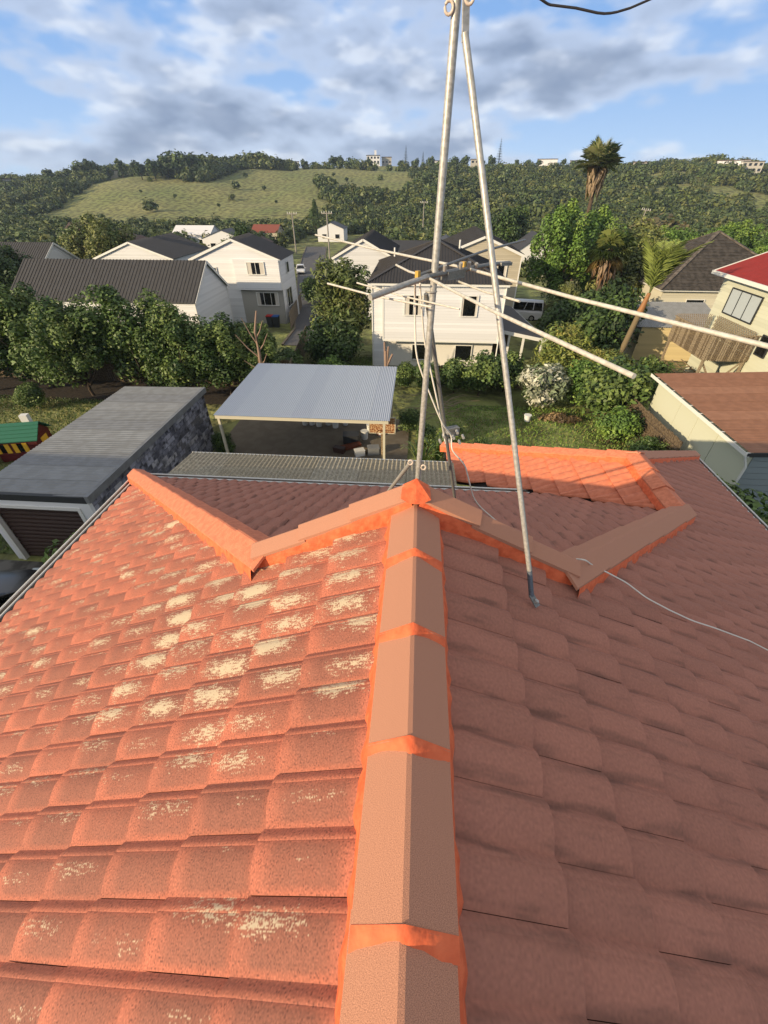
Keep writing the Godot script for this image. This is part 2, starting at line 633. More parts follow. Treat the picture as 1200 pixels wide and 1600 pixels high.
func build_own_house():
	var house := thing("tiled_house", Vector3(0, 0, 0), "two-storey house under terracotta concrete tiles, its ridge running to a small gablet", "house")
	var paint := StandardMaterial3D.new()
	paint.albedo_texture = worn_paint(-0.3, 5.5, 5.0, 0.455, 1740, 1500)
	paint.roughness = 0.82
	paint.normal_enabled = false
	paint.resource_name = "worn_paint"
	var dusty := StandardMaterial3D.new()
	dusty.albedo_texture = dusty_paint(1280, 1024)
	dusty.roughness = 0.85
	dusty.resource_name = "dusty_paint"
	var near := []
	var left := {o = V(0, -DROP, 0), d = Vector3(-cos_t, -sin_t, 0), a = Vector3(0, 0, -1), n = Vector3(-sin_t, cos_t, 0), flip = false, u0 = -0.3, u1 = 5.5, s1 = 5.0,
		limits = func(q, _e): return Vector2(-1.5, GABLET_Z - 0.02 if q < HALF_GABLET + 0.06 else HIP_Z + q)}
	var right := {o = V(0, -DROP, 0), d = Vector3(cos_t, -sin_t, 0), a = Vector3(0, 0, -1), n = Vector3(sin_t, cos_t, 0), flip = true, u0 = -0.377, u1 = 8.023, s1 = 6.6,
		limits = func(q, e): return Vector2(-1.5, GABLET_Z - 0.02 if q < HALF_GABLET + 0.06 else (HIP_Z + minf(q, WING_X) if e < WING_X + 0.28 else WING_C + maxf(q - WING_X, 0.0)))}
	var right_top := {o = V(WING_X, -SLOPE * WING_X - DROP, 0), d = right.d, a = right.a, n = right.n, flip = true, u0 = -0.377, u1 = 8.023, s1 = 6.6, s0 = 0.03,
		limits = func(q, _e): return Vector2(HIP_Z + WING_X, WING_C + maxf(q, 0.0))}
	var rear := {o = V(0, -DROP, -HIP_Z), d = Vector3(0, -sin_t, -cos_t), a = Vector3(1, 0, 0), n = Vector3(0, cos_t, -sin_t), flip = false, u0 = -4.2, u1 = 4.2, s1 = 6.6,
		limits = func(q, _e): return Vector2(-q, q if q < WING_X else 2.0 * WING_X - q)}
	var wing := {o = V(WING_X, -SLOPE * WING_X - DROP, 0), d = Vector3(-cos_t, -sin_t, 0), a = Vector3(0, 0, -1), n = Vector3(-sin_t, cos_t, 0), flip = false, u0 = 3.0, u1 = 8.0, s1 = 5.0,
		limits = func(q, _e): return Vector2(HIP_Z + WING_X + q + 0.04, WING_C + q)}
	tile_field("sunny_roof_slope", house, left, 0.455, EAVE_L / cos_t, 0.223, paint, near)
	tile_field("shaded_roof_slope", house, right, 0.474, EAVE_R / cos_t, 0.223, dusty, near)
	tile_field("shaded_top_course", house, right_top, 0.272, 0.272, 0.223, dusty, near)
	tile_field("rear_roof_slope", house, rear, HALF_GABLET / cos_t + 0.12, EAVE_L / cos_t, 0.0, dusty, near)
	tile_field("wing_roof_slope", house, wing, 0.40, WING_EAVE / cos_t, 0.1, M.tile_sunlit, near)
	near.sort_custom(func(x, y): return x[0] < y[0])
	var singles := 0
	for e in near:
		var at: Vector3 = e[8]
		var fr: Dictionary = e[1]
		if singles < 300 and at.z < 0.05:
			var q := Geo.new()
			add_tile(q, fr, e[2], e[3], e[4])
			part("roof_tile", q, e[7], e[5])
			singles += 1
		else:
			add_tile(e[6], fr, e[2], e[3], e[4])
	for fr in [left, right, right_top, rear, wing]:
		if fr.rest.v.size() == 0: continue
		var o := part("roof_tiles", fr.rest, fr.material, fr.slope)
		o.set_meta("kind", "stuff")
	# boarding under the tiles, so that no light comes through the laps
	var ul := Geo.new()
	var sk := 0.035
	for fr in [left, right, rear, wing]:
		var last: float = {0: EAVE_L, 1: EAVE_R, 2: EAVE_L, 3: WING_EAVE}[[left, right, rear, wing].find(fr)]
		var n := 60
		var start := HALF_GABLET if fr == rear else 0.0
		for k in n:
			var q0 := lerpf(start, last, float(k) / n)
			var q1 := lerpf(start, last, (k + 1.0) / n)
			var b0: Vector2 = fr.limits.call(q0, q0 + 0.01)
			var b1: Vector2 = fr.limits.call(q1, q0 + 0.01)
			var a0: Vector3 = fr.o + fr.d * (q0 / cos_t) - fr.n * sk
			var a1: Vector3 = fr.o + fr.d * (q1 / cos_t) - fr.n * sk
			ul.quad(a0 + fr.a * b0.x, a1 + fr.a * b1.x, a1 + fr.a * b1.y, a0 + fr.a * b0.y)
	# the slope of the wing that faces away
	var cc := V(WING_X, -SLOPE * WING_X - DROP - 0.03, -WING_C)
	ul.tri(cc, cc + Vector3(EAVE_R - WING_X, -SLOPE * (EAVE_R - WING_X), -(EAVE_R - WING_X)), cc + Vector3(-WING_EAVE, -SLOPE * WING_EAVE, -WING_EAVE))
	part("roof_underlay", ul, M.underlay, house)
	# caps: the main ridge, the two verges of the gablet, the hips and the ridge of the wing
	var c0 := 0.239 - 0.404 * 4.0 + 0.0
	cap_run("ridge_caps", house, V(0, 0, 1.412), V(0, 0, -1.72), Vector3(1, 0, 0), Vector2(0.122, 0.078), Vector2(0.122, 0.078), M.cap, 8, true, 0.05, 0.05)
	for sgn in [-1.0, 1.0]:
		var foot := V(sgn * (HALF_GABLET + 0.09), -SLOPE * (HALF_GABLET + 0.09) + 0.068, -GABLET_Z - 0.02)
		var top := V(sgn * 0.05, 0.059, -GABLET_Z - 0.02)
		cap_run("gablet_caps", house, foot, top, Vector3(0, 0, 1), Vector2(0.08, 0.10), Vector2(0.095, 0.038), M.cap, 3, false, 0.0, 0.085)
		# hips start under the gablet and fall at 45 degrees in plan
		var far_q: float = EAVE_L + 0.05 if sgn < 0 else WING_X + 0.12
		var hs := V(sgn * far_q, -SLOPE * far_q + 0.045, -(HIP_Z + far_q))
		var ht := V(sgn * (HALF_GABLET + 0.0), -SLOPE * HALF_GABLET + 0.045, -(HIP_Z + HALF_GABLET - 0.02))
		cap_run("hip_caps", house, hs, ht, Vector3(1, 0, -1) if sgn < 0 else Vector3(1, 0, 1), Vector2(0.125, 0.072), Vector2(0.125, 0.072), M.cap_sunlit if sgn < 0 else M.cap, 11 if sgn < 0 else 7, false, 0.065, 0.065)
	# mortar cone where ridge and gablet meet
	var kn := Geo.new()
	var apex := V(0.0, 0.098, -GABLET_Z - 0.015)
	var ring := [V(-0.075, 0.040, -GABLET_Z + 0.085), V(-0.03, 0.030, -GABLET_Z + 0.11), V(0.0, 0.032, -GABLET_Z + 0.115), V(0.03, 0.030, -GABLET_Z + 0.11), V(0.075, 0.040, -GABLET_Z + 0.085), V(0.07, 0.045, -GABLET_Z - 0.03), V(0, 0.03, -GABLET_Z - 0.11), V(-0.07, 0.045, -GABLET_Z - 0.03)]
	for k in 8: kn.tri(apex, ring[k], ring[(k + 1) % 8])
	part("peak_mortar", kn, M.pointing, house)
	# wing ridge and its two far hips
	cap_run("wing_ridge_caps", house, V(WING_X, -SLOPE * WING_X + 0.025, -(HIP_Z + WING_X) - 0.02), V(WING_X, -SLOPE * WING_X + 0.025, -WING_C), Vector3(1, 0, 0), Vector2(0.13, 0.07), Vector2(0.13, 0.07), M.cap_sunlit, 3, false, 0.06, 0.05)
	var wc := V(WING_X, -SLOPE * WING_X + 0.025, -WING_C)
	cap_run("wing_hip_caps", house, wc + Vector3(-WING_EAVE, -SLOPE * WING_EAVE, -WING_EAVE), wc, Vector3(1, 0, -1), Vector2(0.12, 0.055), Vector2(0.12, 0.055), M.cap_sunlit, 9, false, 0.06, 0.06)
	var er := EAVE_R - WING_X
	cap_run("wing_hip_caps", house, wc + Vector3(er, -SLOPE * er, -er), wc, Vector3(1, 0, 1), Vector2(0.12, 0.055), Vector2(0.12, 0.055), M.cap, 9, false, 0.05, 0.05)
	# gable triangle behind the gablet caps
	var gp := Geo.new()
	var hz := -GABLET_Z - 0.01
	gp.tri(V(HALF_GABLET + 0.05, -SLOPE * HALF_GABLET - 0.1, hz), V(-HALF_GABLET - 0.05, -SLOPE * HALF_GABLET - 0.1, hz), V(0, 0.03, hz))
	gp.tri(V(-HALF_GABLET - 0.05, -SLOPE * HALF_GABLET - 0.1, hz + 0.02), V(HALF_GABLET + 0.05, -SLOPE * HALF_GABLET - 0.1, hz + 0.02), V(0, 0.03, hz + 0.02))
	part("gablet_panel", gp, M.cream_wall, house)
	# gutters with a pale front lip
	var ey := -SLOPE * EAVE_L - DROP - 0.02
	gutter(house, V(-EAVE_L - 0.07, ey, 2.0), V(-EAVE_L - 0.07, ey, -(HIP_Z + EAVE_L) - 0.14))
	gutter(house, V(-EAVE_L - 0.12, ey, -(HIP_Z + EAVE_L) - 0.08), V(WING_X - 1.2, ey, -(HIP_Z + EAVE_L) - 0.08))
	var ery := -SLOPE * EAVE_R - DROP - 0.02
	gutter(house, V(EAVE_R + 0.07, ery, 2.0), V(EAVE_R + 0.07, ery, -(WING_C + EAVE_R - WING_X) - 0.1))
	# walls
	var wl := Geo.new()
	wl.box(V(-EAVE_L + 0.5, -9.3, -4.7), V(WING_X - 1.0, ey - 0.05, 2.6))
	wl.box(V(WING_X - 1.0, -9.3, -7.0), V(EAVE_R - 0.5, ery - 0.05, 2.6))
	part("wall", wl, M.cream_wall, house)
	var sf := Geo.new()
	sf.box(V(-EAVE_L - 0.02, ey - 0.05, -(HIP_Z + EAVE_L)), V(WING_X - 1.3, ey - 0.035, 2.0))
	sf.box(V(WING_X - 1.3, ery - 0.05, -(WING_C + EAVE_R - WING_X)), V(EAVE_R + 0.02, ery - 0.035, 2.0))
	part("soffit", sf, M.white_paint, house)
	build_patio_roof()

func gutter(house: Node3D, a: Vector3, b: Vector3):
	var q := Geo.new()
	var side := (b - a).cross(Vector3.UP).normalized()
	var lip := Geo.new()
	q.bar(a + Vector3(0, -0.08, 0), b + Vector3(0, -0.08, 0), 0.076, 0.012)
	for s in [-1.0, 1.0]:
		q.bar(a + side * s * 0.038 + Vector3(0, -0.04, 0), b + side * s * 0.038 + Vector3(0, -0.04, 0), 0.006, 0.09)
		lip.tube([a + side * s * 0.038 + Vector3(0, 0.014, 0), b + side * s * 0.038 + Vector3(0, 0.014, 0)], 0.013, 6)
	var o := part("gutter", q, M.gutter_grey, house)
	part("gutter_lip", lip, M.white_paint, o)

# old corrugated sheets over the patio beside the rear eave, spotted with lichen
func build_patio_roof():
	var t := thing("patio_roof", V(-1.6, -5.0, -5.9), "weathered clear corrugated patio roof spotted with lichen, below the rear gutter", "roof")
	var x0 := -4.05
	var x1 := 0.70
	var n := 6
	for k in n:
		var a := lerpf(x0, x1, float(k) / n)
		var b := lerpf(x0, x1, (k + 1.0) / n)
		var q := Geo.new()
		corrugated(q, Vector3(a, -2.50, -5.22) - Vector3(-1.6, -5.0, -5.9), Vector3(b + 0.02 - a, 0, 0), Vector3(0, -0.14, -1.24), 0.076, 0.03)
		part("sheet", q, M.old_sheet_b if k in [0, 3] else M.old_sheet, t)
	var fr := Geo.new()
	for z in [-5.3, -6.4]:
		fr.box(V(x0, -2.74 if z < -6 else -2.62, z - 0.03) - t.position, V(x1, -2.66 if z < -6 else -2.55, z + 0.03) - t.position)
	part("purlin", fr, M.grey_timber, t)
	var lp := Geo.new()
	lp.box(V(x0 - 0.02, -2.665, -6.485) - t.position, V(x1, -2.64, -6.465) - t.position)
	part("edge_trim", lp, M.white_paint, t)
	for x in [x0 + 0.15, x1 - 0.15]:
		var ps := Geo.new()
		ps.box(V(x - 0.05, -9.0, -6.45) - t.position, V(x + 0.05, -2.74, -6.35) - t.position)
		part("post", ps, M.grey_timber, t)

# a corrugated sheet: corner o, across (waves run over it), along (the flutes)
func corrugated(q: Geo, o: Vector3, across: Vector3, along: Vector3, pitch: float, depth: float, steps := 6):
	var n := int(round(across.length() / pitch)) * steps
	var up := along.cross(across).normalized()
	if up.y < 0.0: up = -up
	var pts := []
	for r in 2:
		for k in n + 1:
			pts.append(o + across * (float(k) / n) + along * r + up * depth * 0.5 * sin(TAU * k / steps))
	if across.cross(along).y < 0.0:
		q.grid(pts, 2, n + 1)
	else:
		var rev := []
		for r in 2:
			for k in n + 1: rev.append(pts[r * (n + 1) + n - k])
		q.grid(rev, 2, n + 1)

# ---------------------------------------------------------------- the land
const PROF_D := [-90.0, 0.0, 20.0, 35.0, 60.0, 100.0, 160.0, 200.0, 260.0, 330.0, 420.0, 520.0, 900.0, 3200.0]
const PROF_Y := [0.4, 0.0, -0.3, -1.4, -2.8, -5.0, -5.8, -4.8, 1.7, 10.2, 18.2, 20.2, 20.2, 10.0]
var land_noise := noise(0.012, 3, 71)
var PASTURE := [
	PackedVector2Array([Vector2(-176, -205), Vector2(-186, -262), Vector2(-208, -345), Vector2(-165, -325), Vector2(-125, -300), Vector2(-130, -322), Vector2(-126, -372), Vector2(-86, -385), Vector2(-62, -300), Vector2(-38, -235), Vector2(-52, -196), Vector2(-118, -192)]),
	PackedVector2Array([Vector2(-205, -241), Vector2(-215, -279), Vector2(-206, -294), Vector2(-194, -269), Vector2(-195, -236)]),
	PackedVector2Array([Vector2(-97, -395), Vector2(-8, -395), Vector2(-12, -322), Vector2(-30, -283), Vector2(-50, -296), Vector2(-82, -345)]),
	PackedVector2Array([Vector2(-5, -326), Vector2(-12, -370), Vector2(-31, -353), Vector2(-40, -286), Vector2(-14, -278), Vector2(-4, -301)]),
	PackedVector2Array([Vector2(139, -272), Vector2(172, -279), Vector2(168, -264), Vector2(138, -260)])]

func ground_y(x: float, z: float) -> float:
	var d = -z
	var y: float = PROF_Y[PROF_Y.size() - 1]
	if d < PROF_D[0]:
		y = PROF_Y[0]
	else:
		for k in PROF_D.size() - 1:
			if d < PROF_D[k + 1]:
				var t: float = (d - PROF_D[k]) / (PROF_D[k + 1] - PROF_D[k])
				y = lerpf(PROF_Y[k], PROF_Y[k + 1], t)
				break
	if d > 170.0:
		var s = smoothstep(170.0, 260.0, d)
		y += s * land_noise.get_noise_2d(x, z) * 3.5
		y -= s * smoothstep(150.0, 420.0, -x) * 8.0
		y += s * 3.5 * exp(-pow((x + 150.0) / 45.0, 2.0) - pow((d - 345.0) / 60.0, 2.0))
		y += s * 3.0 * exp(-pow((x - 165.0) / 70.0, 2.0) - pow((d - 330.0) / 70.0, 2.0))
	return y

func build_terrain():
	var q = Geo.new()
	var ds = [-90.0, -40.0, -15.0]
	var d = 0.0
	while d < 60.0:
		ds.append(d); d += 5.0
	while d < 1500.0:
		ds.append(d); d *= 1.045
	ds.append(2200.0); ds.append(3200.0)
	var cols = 121
	var pts = []
	for dd in ds:
		for c in cols:
			var x: float = (float(c) / (cols - 1) * 2.0 - 1.0) * (maxf(dd, 0.0) * 1.5 + 70.0)
			pts.append(Vector3(x, ground_y(x, -dd), -dd))
	# rows run away from us: flip so that faces look up
	var rev = []
	for r in ds.size():
		for c in cols: rev.append(pts[r * cols + cols - 1 - c])
	q.grid(rev, ds.size(), cols)
	var tone = noise(0.02, 4, 73)
	var fine = noise(0.3, 3, 74)
	# green and dry grass in patches, the same mix near and far
	for p in q.v:
		var t = 0.5 + 0.5 * tone.get_noise_2d(p.x, p.z)
		var e = 0.5 + 0.5 * fine.get_noise_2d(p.x, p.z)
		var col = Color(0.14, 0.185, 0.045).lerp(Color(0.29, 0.270, 0.10), clampf(t * 1.1 - 0.1 + 0.4 * (e - 0.5), 0.0, 1.0))
		q.c.append(col)
	var m = mat("land", Color(1, 1, 1), 0.95, T.blotch, 0.05, T.rough_n, 0.5)
	m.vertex_color_use_as_albedo = true
	tag(part("ground", q, m), "grassy ground falling to a valley and rising to hills", "ground", "", "structure")
	# lawns
	lawn("lawn", [Vector2(-25, -9), Vector2(-12.9, -9), Vector2(-12.9, -21.5), Vector2(-25, -22)], 0.03, Color(0.070, 0.115, 0.022))  # darker green, with tree shade put into the colour
	lawn("lawn", [Vector2(0.2, -14.5), Vector2(11, -13.5), Vector2(10.4, -19.8), Vector2(9, -22.6), Vector2(2.0, -22.8)], 0.03, Color(0.13, 0.21, 0.035))
	lawn("lawn", [Vector2(-7.5, -25.0), Vector2(-3.3, -25.0), Vector2(-3.3, -33.0), Vector2(-7.5, -33.0)], 0.03, Color(0.12, 0.20, 0.035))
	# concrete yard under and before the carport, and the drive beside the house
	slab("garden_bed", -36.0, -7.8, -26.5, -21.6, M.soil, 0.035)  # dark soil strip added to stand for shade under the trees
	slab("concrete_yard", -9.0, -0.2, -20.2, -8.0, M.concrete, 0.05)
	slab("driveway", -14.5, -4.6, -8.7, 6.0, M.concrete_dark, 0.05)
	# road and the right of way leading to it
	var l = [Vector2(-11.3, -36.0), Vector2(-11.85, -42.4), Vector2(-14.96, -54.8), Vector2(-18.8, -71.7), Vector2(-24.5, -94.8), Vector2(-30.0, -123.1), Vector2(-34.0, -145.0)]
	var r = [Vector2(-8.4, -36.0), Vector2(-9.2, -42.6), Vector2(-11.2, -57.5), Vector2(-13.8, -72.2), Vector2(-18.6, -95.6), Vector2(-24.4, -123.5), Vector2(-28.0, -145.0)]
	strip("road", l, r, 0.06, M.asphalt)
	for side in [[l, -1.0], [r, 1.0]]:
		var a = []
		var b = []
		for p in side[0]:
			a.append(p); b.append(p + Vector2(side[1] * 0.16, 0))
		if side[1] < 0: strip("kerb", b, a, 0.16, M.concrete, 0.2)
		else: strip("kerb", a, b, 0.16, M.concrete, 0.2)

# a planted rectangle or polygon of turf with real blades on it
func lawn(called: String, poly: Array, lift: float, tone: Color):
	var q = Geo.new()
	var pv = PackedVector2Array(poly)
	var tr = Geometry2D.triangulate_polygon(pv)
	var k = 0
	while k < tr.size():
		var p = []
		for j in 3:
			var w: Vector2 = pv[tr[k + j]]
			p.append(Vector3(w.x, ground_y(w.x, w.y) + lift, w.y))
		if (p[1] - p[0]).cross(p[2] - p[0]).y > 0.0: q.tri(p[0], p[1], p[2])
		else: q.tri(p[0], p[2], p[1])
		k += 3
	var m = mat(called + "_soil", tone.lerp(Color(0.09, 0.07, 0.03), 0.3).linear_to_srgb(), 0.95, T.blotch, 0.4, T.rough_n, 0.6)
	part(called, q, m).set_meta("kind", "structure")
	var lo = pv[0]
	var hi = pv[0]
	for p in pv:
		lo = lo.min(p); hi = hi.max(p)
	var g = Geo.new()
	g.colored = true
	var count = int((hi.x - lo.x) * (hi.y - lo.y) * 130.0)
	for _j in mini(count, 22000):
		var w = Vector2(rng.randf_range(lo.x, hi.x), rng.randf_range(lo.y, hi.y))
		if not Geometry2D.is_point_in_polygon(w, pv): continue
		var b = Vector3(w.x, ground_y(w.x, w.y) + lift - 0.005, w.y)
		var a = rng.randf() * TAU
		var s = Vector3(cos(a), 0, sin(a)) * rng.randf_range(0.015, 0.035)
		var lean = Vector3(rng.randf_range(-0.05, 0.05), rng.randf_range(0.05, 0.12), rng.randf_range(-0.05, 0.05))
		g.tint = tone * rng.randf_range(0.6, 1.5)
		if rng.randf() < 0.12: g.tint = Color(0.26, 0.22, 0.08)
		g.tri(b - s, b + s, b + lean)
	var o = part("grass", g, M.leaf)
	tag(o, "short mown grass blades on the lawn", "grass", "", "stuff")

func slab(called: String, x0: float, x1: float, z0: float, z1: float, m: Material, lift: float):
	var q = Geo.new()
	var n = 6
	for k in n:
		var a = lerpf(z1, z0, float(k) / n)
		var b = lerpf(z1, z0, (k + 1.0) / n)
		q.quad(Vector3(x0, ground_y(0, a) + lift, a), Vector3(x1, ground_y(0, a) + lift, a), Vector3(x1, ground_y(0, b) + lift, b), Vector3(x0, ground_y(0, b) + lift, b))
	part(called, q, m).set_meta("kind", "structure")

func strip(called: String, l: Array, r: Array, lift: float, m: Material, deep := 0.0):
	var q = Geo.new()
	for k in l.size() - 1:
		var n = 6
		for j in n:
			var p = []
			for t in [float(j) / n, (j + 1.0) / n]:
				for e in [l, r]:
					var w: Vector2 = e[k].lerp(e[k + 1], t)
					p.append(Vector3(w.x, ground_y(w.x, w.y) + lift, w.y))
			q.quad(p[0], p[1], p[3], p[2])
			if deep > 0.0:
				var dn = Vector3(0, -deep, 0)
				q.quad(p[2], p[2] + dn, p[0] + dn, p[0])
				q.quad(p[1], p[1] + dn, p[3] + dn, p[3])
	part(called, q, m).set_meta("kind", "structure")

# ---------------------------------------------------------------- buildings
# lapped weatherboards on an upright face from a to b; lo / hi cut each board along the face (0..1)
func boards(q: Geo, a: Vector3, b: Vector3, y0: float, y1: float, h: float, cut = null):
	var out = (b - a).cross(Vector3.UP).normalized()     # a to b runs anticlockwise: outwards is to the right of it
	q.colored = true
	var y = y0
	while y < y1 - 0.02:
		q.tint = Color(1, 1, 1) * rng.randf_range(0.86, 1.0)
		q.tint.a = 1.0
		var t = minf(y + h, y1)
		var c = Vector2(0, 1)
		if cut != null: c = cut.call((y + t) * 0.5)
		if c.y > c.x:
			var p = a.lerp(b, c.x)
			var r = a.lerp(b, c.y)
			var o0 = out * 0.034
			var o1 = out * 0.004
			var pa = Vector3(p.x, y, p.z) + o0
			var pb = Vector3(r.x, y, r.z) + o0
			var pc = Vector3(r.x, t, r.z) + o1
			var pd = Vector3(p.x, t, p.z) + o1
			q.quad(pa, pb, pc, pd)
			q.quad(pb, pa, pa - out * 0.04, pb - out * 0.04)
		y = t

# a framed window on an upright face: centre c (on the face), width, height, outward direction
func window(parent: Node3D, c: Vector3, w: float, h: float, out: Vector3, panes := 1, frame: Material = null, glass: Material = null, blind := 0.0):
	var side = Vector3.UP.cross(out).normalized()
	var fr = Geo.new()
	var t = 0.06
	var o = c + out * 0.06
	for s in [-1.0, 1.0]:
		fr.bar(o + side * s * (w * 0.5 + t * 0.5) - Vector3.UP * (h * 0.5 + t), o + side * s * (w * 0.5 + t * 0.5) + Vector3.UP * (h * 0.5 + t), t, 0.07, out)
		fr.bar(o + Vector3.UP * s * (h * 0.5 + t * 0.5) - side * w * 0.5, o + Vector3.UP * s * (h * 0.5 + t * 0.5) + side * w * 0.5, 0.07 if s > 0 else 0.11, t, Vector3.UP)
	for k in range(1, panes):
		var at = o + side * (w * (float(k) / panes - 0.5))
		fr.bar(at - Vector3.UP * h * 0.5, at + Vector3.UP * h * 0.5, 0.04, 0.05, out)
	var win = part("window", fr, frame if frame else M.white_paint, parent)
	for k in panes:
		var p = Geo.new()
		var a = o - out * 0.004 + side * (w * (float(k) / panes - 0.5)) - Vector3.UP * h * 0.5
		var pw = side * w / panes
		p.quad(a, a + pw, a + pw + Vector3.UP * h, a + Vector3.UP * h)
		part("pane", p, glass if glass else M.glass, win)
	if blind > 0.0:
		var bq = Geo.new()
		var a = o + out * 0.0 - side * w * 0.5 + Vector3.UP * h * 0.5
		for s in [0.0, 1.0 - blind * 0.5]:
			var b0 = o + out * 0.002 - side * w * 0.5 + side * w * s - Vector3.UP * h * 0.5
			var bw = side * w * blind * 0.5
			bq.quad(b0, b0 + bw, b0 + bw + Vector3.UP * h, b0 + Vector3.UP * h)
		part("curtain", bq, M.curtain, win)
	return win

# a slab of roof with thickness: four corners anticlockwise from above
func roof_slab(q: Geo, a: Vector3, b: Vector3, c: Vector3, d: Vector3, t := 0.06):
	var dn = Vector3(0, -t, 0)
	q.block([a + dn, b + dn, c + dn, d + dn, a, b, c, d])

# ribs of sheet roofing: raised seams from the ridge line to the eave line
func roof_ribs(q: Geo, r0: Vector3, r1: Vector3, e0: Vector3, e1: Vector3, pitch: float, size := 0.03):
	var n = int((e1 - e0).length() / pitch)
	for k in n + 1:
		var t = (k + 0.5) / (n + 1.0)
		q.bar(r0.lerp(r1, t) + Vector3.UP * size * 0.4, e0.lerp(e1, t) + Vector3.UP * size * 0.4, size, size, (r1 - r0).cross(e0 - r0).normalized())

# a gabled house with the gable facing +z (ridge along z) or +x (ridge along x). Returned root has walls and roof; add windows to it.
func gable_house(called: String, label: String, x0: float, x1: float, z0: float, z1: float, base: float, eave: float, top: float, along_x: bool, wall: Material, roof: Material, lap := 0.16, detail := true, group := "") -> Node3D:
	var at = Vector3((x0 + x1) * 0.5, base, (z0 + z1) * 0.5)
	var t = thing(called, at, label, "house", group)
	var q = Geo.new()
	var o = -at
	var A = Vector3(x0, base, z1) + o     # near left
	var B = Vector3(x1, base, z1) + o
	var C = Vector3(x1, base, z0) + o
	var D = Vector3(x0, base, z0) + o
	var he = eave - base
	var ht = top - base
	var cut = func(y): return Vector2(0, 1) if y < he else Vector2(0.5 * (y - he) / (ht - he), 1.0 - 0.5 * (y - he) / (ht - he))
	# solid core, then boards over the faces
	var core = Geo.new()
	core.block([A, B, C, D, A + Vector3.UP * he, B + Vector3.UP * he, C + Vector3.UP * he, D + Vector3.UP * he])
	if along_x:
		for e in [[B, C], [D, A]]: core.tri(e[0] + Vector3.UP * he, e[1] + Vector3.UP * he, (e[0] + e[1]) * 0.5 + Vector3.UP * ht)
	else:
		for e in [[A, B], [C, D]]: core.tri(e[0] + Vector3.UP * he, e[1] + Vector3.UP * he, (e[0] + e[1]) * 0.5 + Vector3.UP * ht)
	part("wall", core, wall, t)
	if detail:
		boards(q, A, B, 0.0, he if along_x else ht, lap, null if along_x else cut)
		boards(q, B, C, 0.0, ht if along_x else he, lap, cut if along_x else null)
		boards(q, D, A, 0.0, ht if along_x else he, lap, cut if along_x else null)
		part("weatherboards", q, wall, t).set_meta("kind", "stuff")
		var cb = Geo.new()
		for e in [A, B, C]:
			cb.box(e + Vector3(-0.05, 0, -0.05), e + Vector3(0.05, he, 0.05))
		part("corner_board", cb, M.white_paint, t)
	var rq = Geo.new()
	var rb = Geo.new()
	var ov = 0.22
	var U = Vector3.UP
	var drop = (ht - he) * ov / ((z1 - z0) * 0.5 if along_x else (x1 - x0) * 0.5)
	if along_x:
		var zl = (z1 - z0) * 0.5
		var r0 = Vector3(x0 - ov, top + 0.07, (z0 + z1) * 0.5) + o
		var r1 = Vector3(x1 + ov, top + 0.07, (z0 + z1) * 0.5) + o
		for s in [1.0, -1.0]:
			var e0 = r0 + Vector3(0, -(ht - he) - drop, s * (zl + ov))
			var e1 = r1 + Vector3(0, -(ht - he) - drop, s * (zl + ov))
			if s > 0: roof_slab(rq, e0, e1, r1, r0)
			else: roof_slab(rq, r0, r1, e1, e0)
			if detail: roof_ribs(rb, r0, r1, e0, e1, 0.3, 0.035)
	else:
		var xl = (x1 - x0) * 0.5
		var r0 = Vector3((x0 + x1) * 0.5, top + 0.07, z1 + ov) + o
		var r1 = Vector3((x0 + x1) * 0.5, top + 0.07, z0 - ov) + o
		for s in [1.0, -1.0]:
			var e0 = r0 + Vector3(s * (xl + ov), -(ht - he) - drop, 0)
			var e1 = r1 + Vector3(s * (xl + ov), -(ht - he) - drop, 0)
			if s > 0: roof_slab(rq, e0, e1, r1, r0)
			else: roof_slab(rq, r0, r1, e1, e0)
			if detail: roof_ribs(rb, r0, r1, e0, e1, 0.45, 0.04)
	var ro = part("roof", rq, roof, t)
	if detail:
		part("roof_ribs", rb, roof, ro).set_meta("kind", "stuff")
		var bg = Geo.new()
		if along_x:
			for x in [x1 + ov + 0.01]:
				for s in [1.0, -1.0]:
					bg.bar(Vector3(x, top - 0.02, (z0 + z1) * 0.5) + o, Vector3(x, eave - drop - 0.02, (z0 + z1) * 0.5 + s * ((z1 - z0) * 0.5 + ov)) + o, 0.03, 0.2)
		else:
			for s in [1.0, -1.0]:
				bg.bar(Vector3((x0 + x1) * 0.5, top - 0.04, z1 + ov + 0.01) + o, Vector3((x0 + x1) * 0.5 + s * ((x1 - x0) * 0.5 + ov), eave - drop - 0.04, z1 + ov + 0.01) + o, 0.03, 0.2)
		part("bargeboard", bg, M.white_paint, t)
	return t

func build_neighbours():
	build_block_garage()
	build_carport()
	build_brown_garage()
	build_white_house()
	build_other_houses()
	build_right_house()
	build_fences()

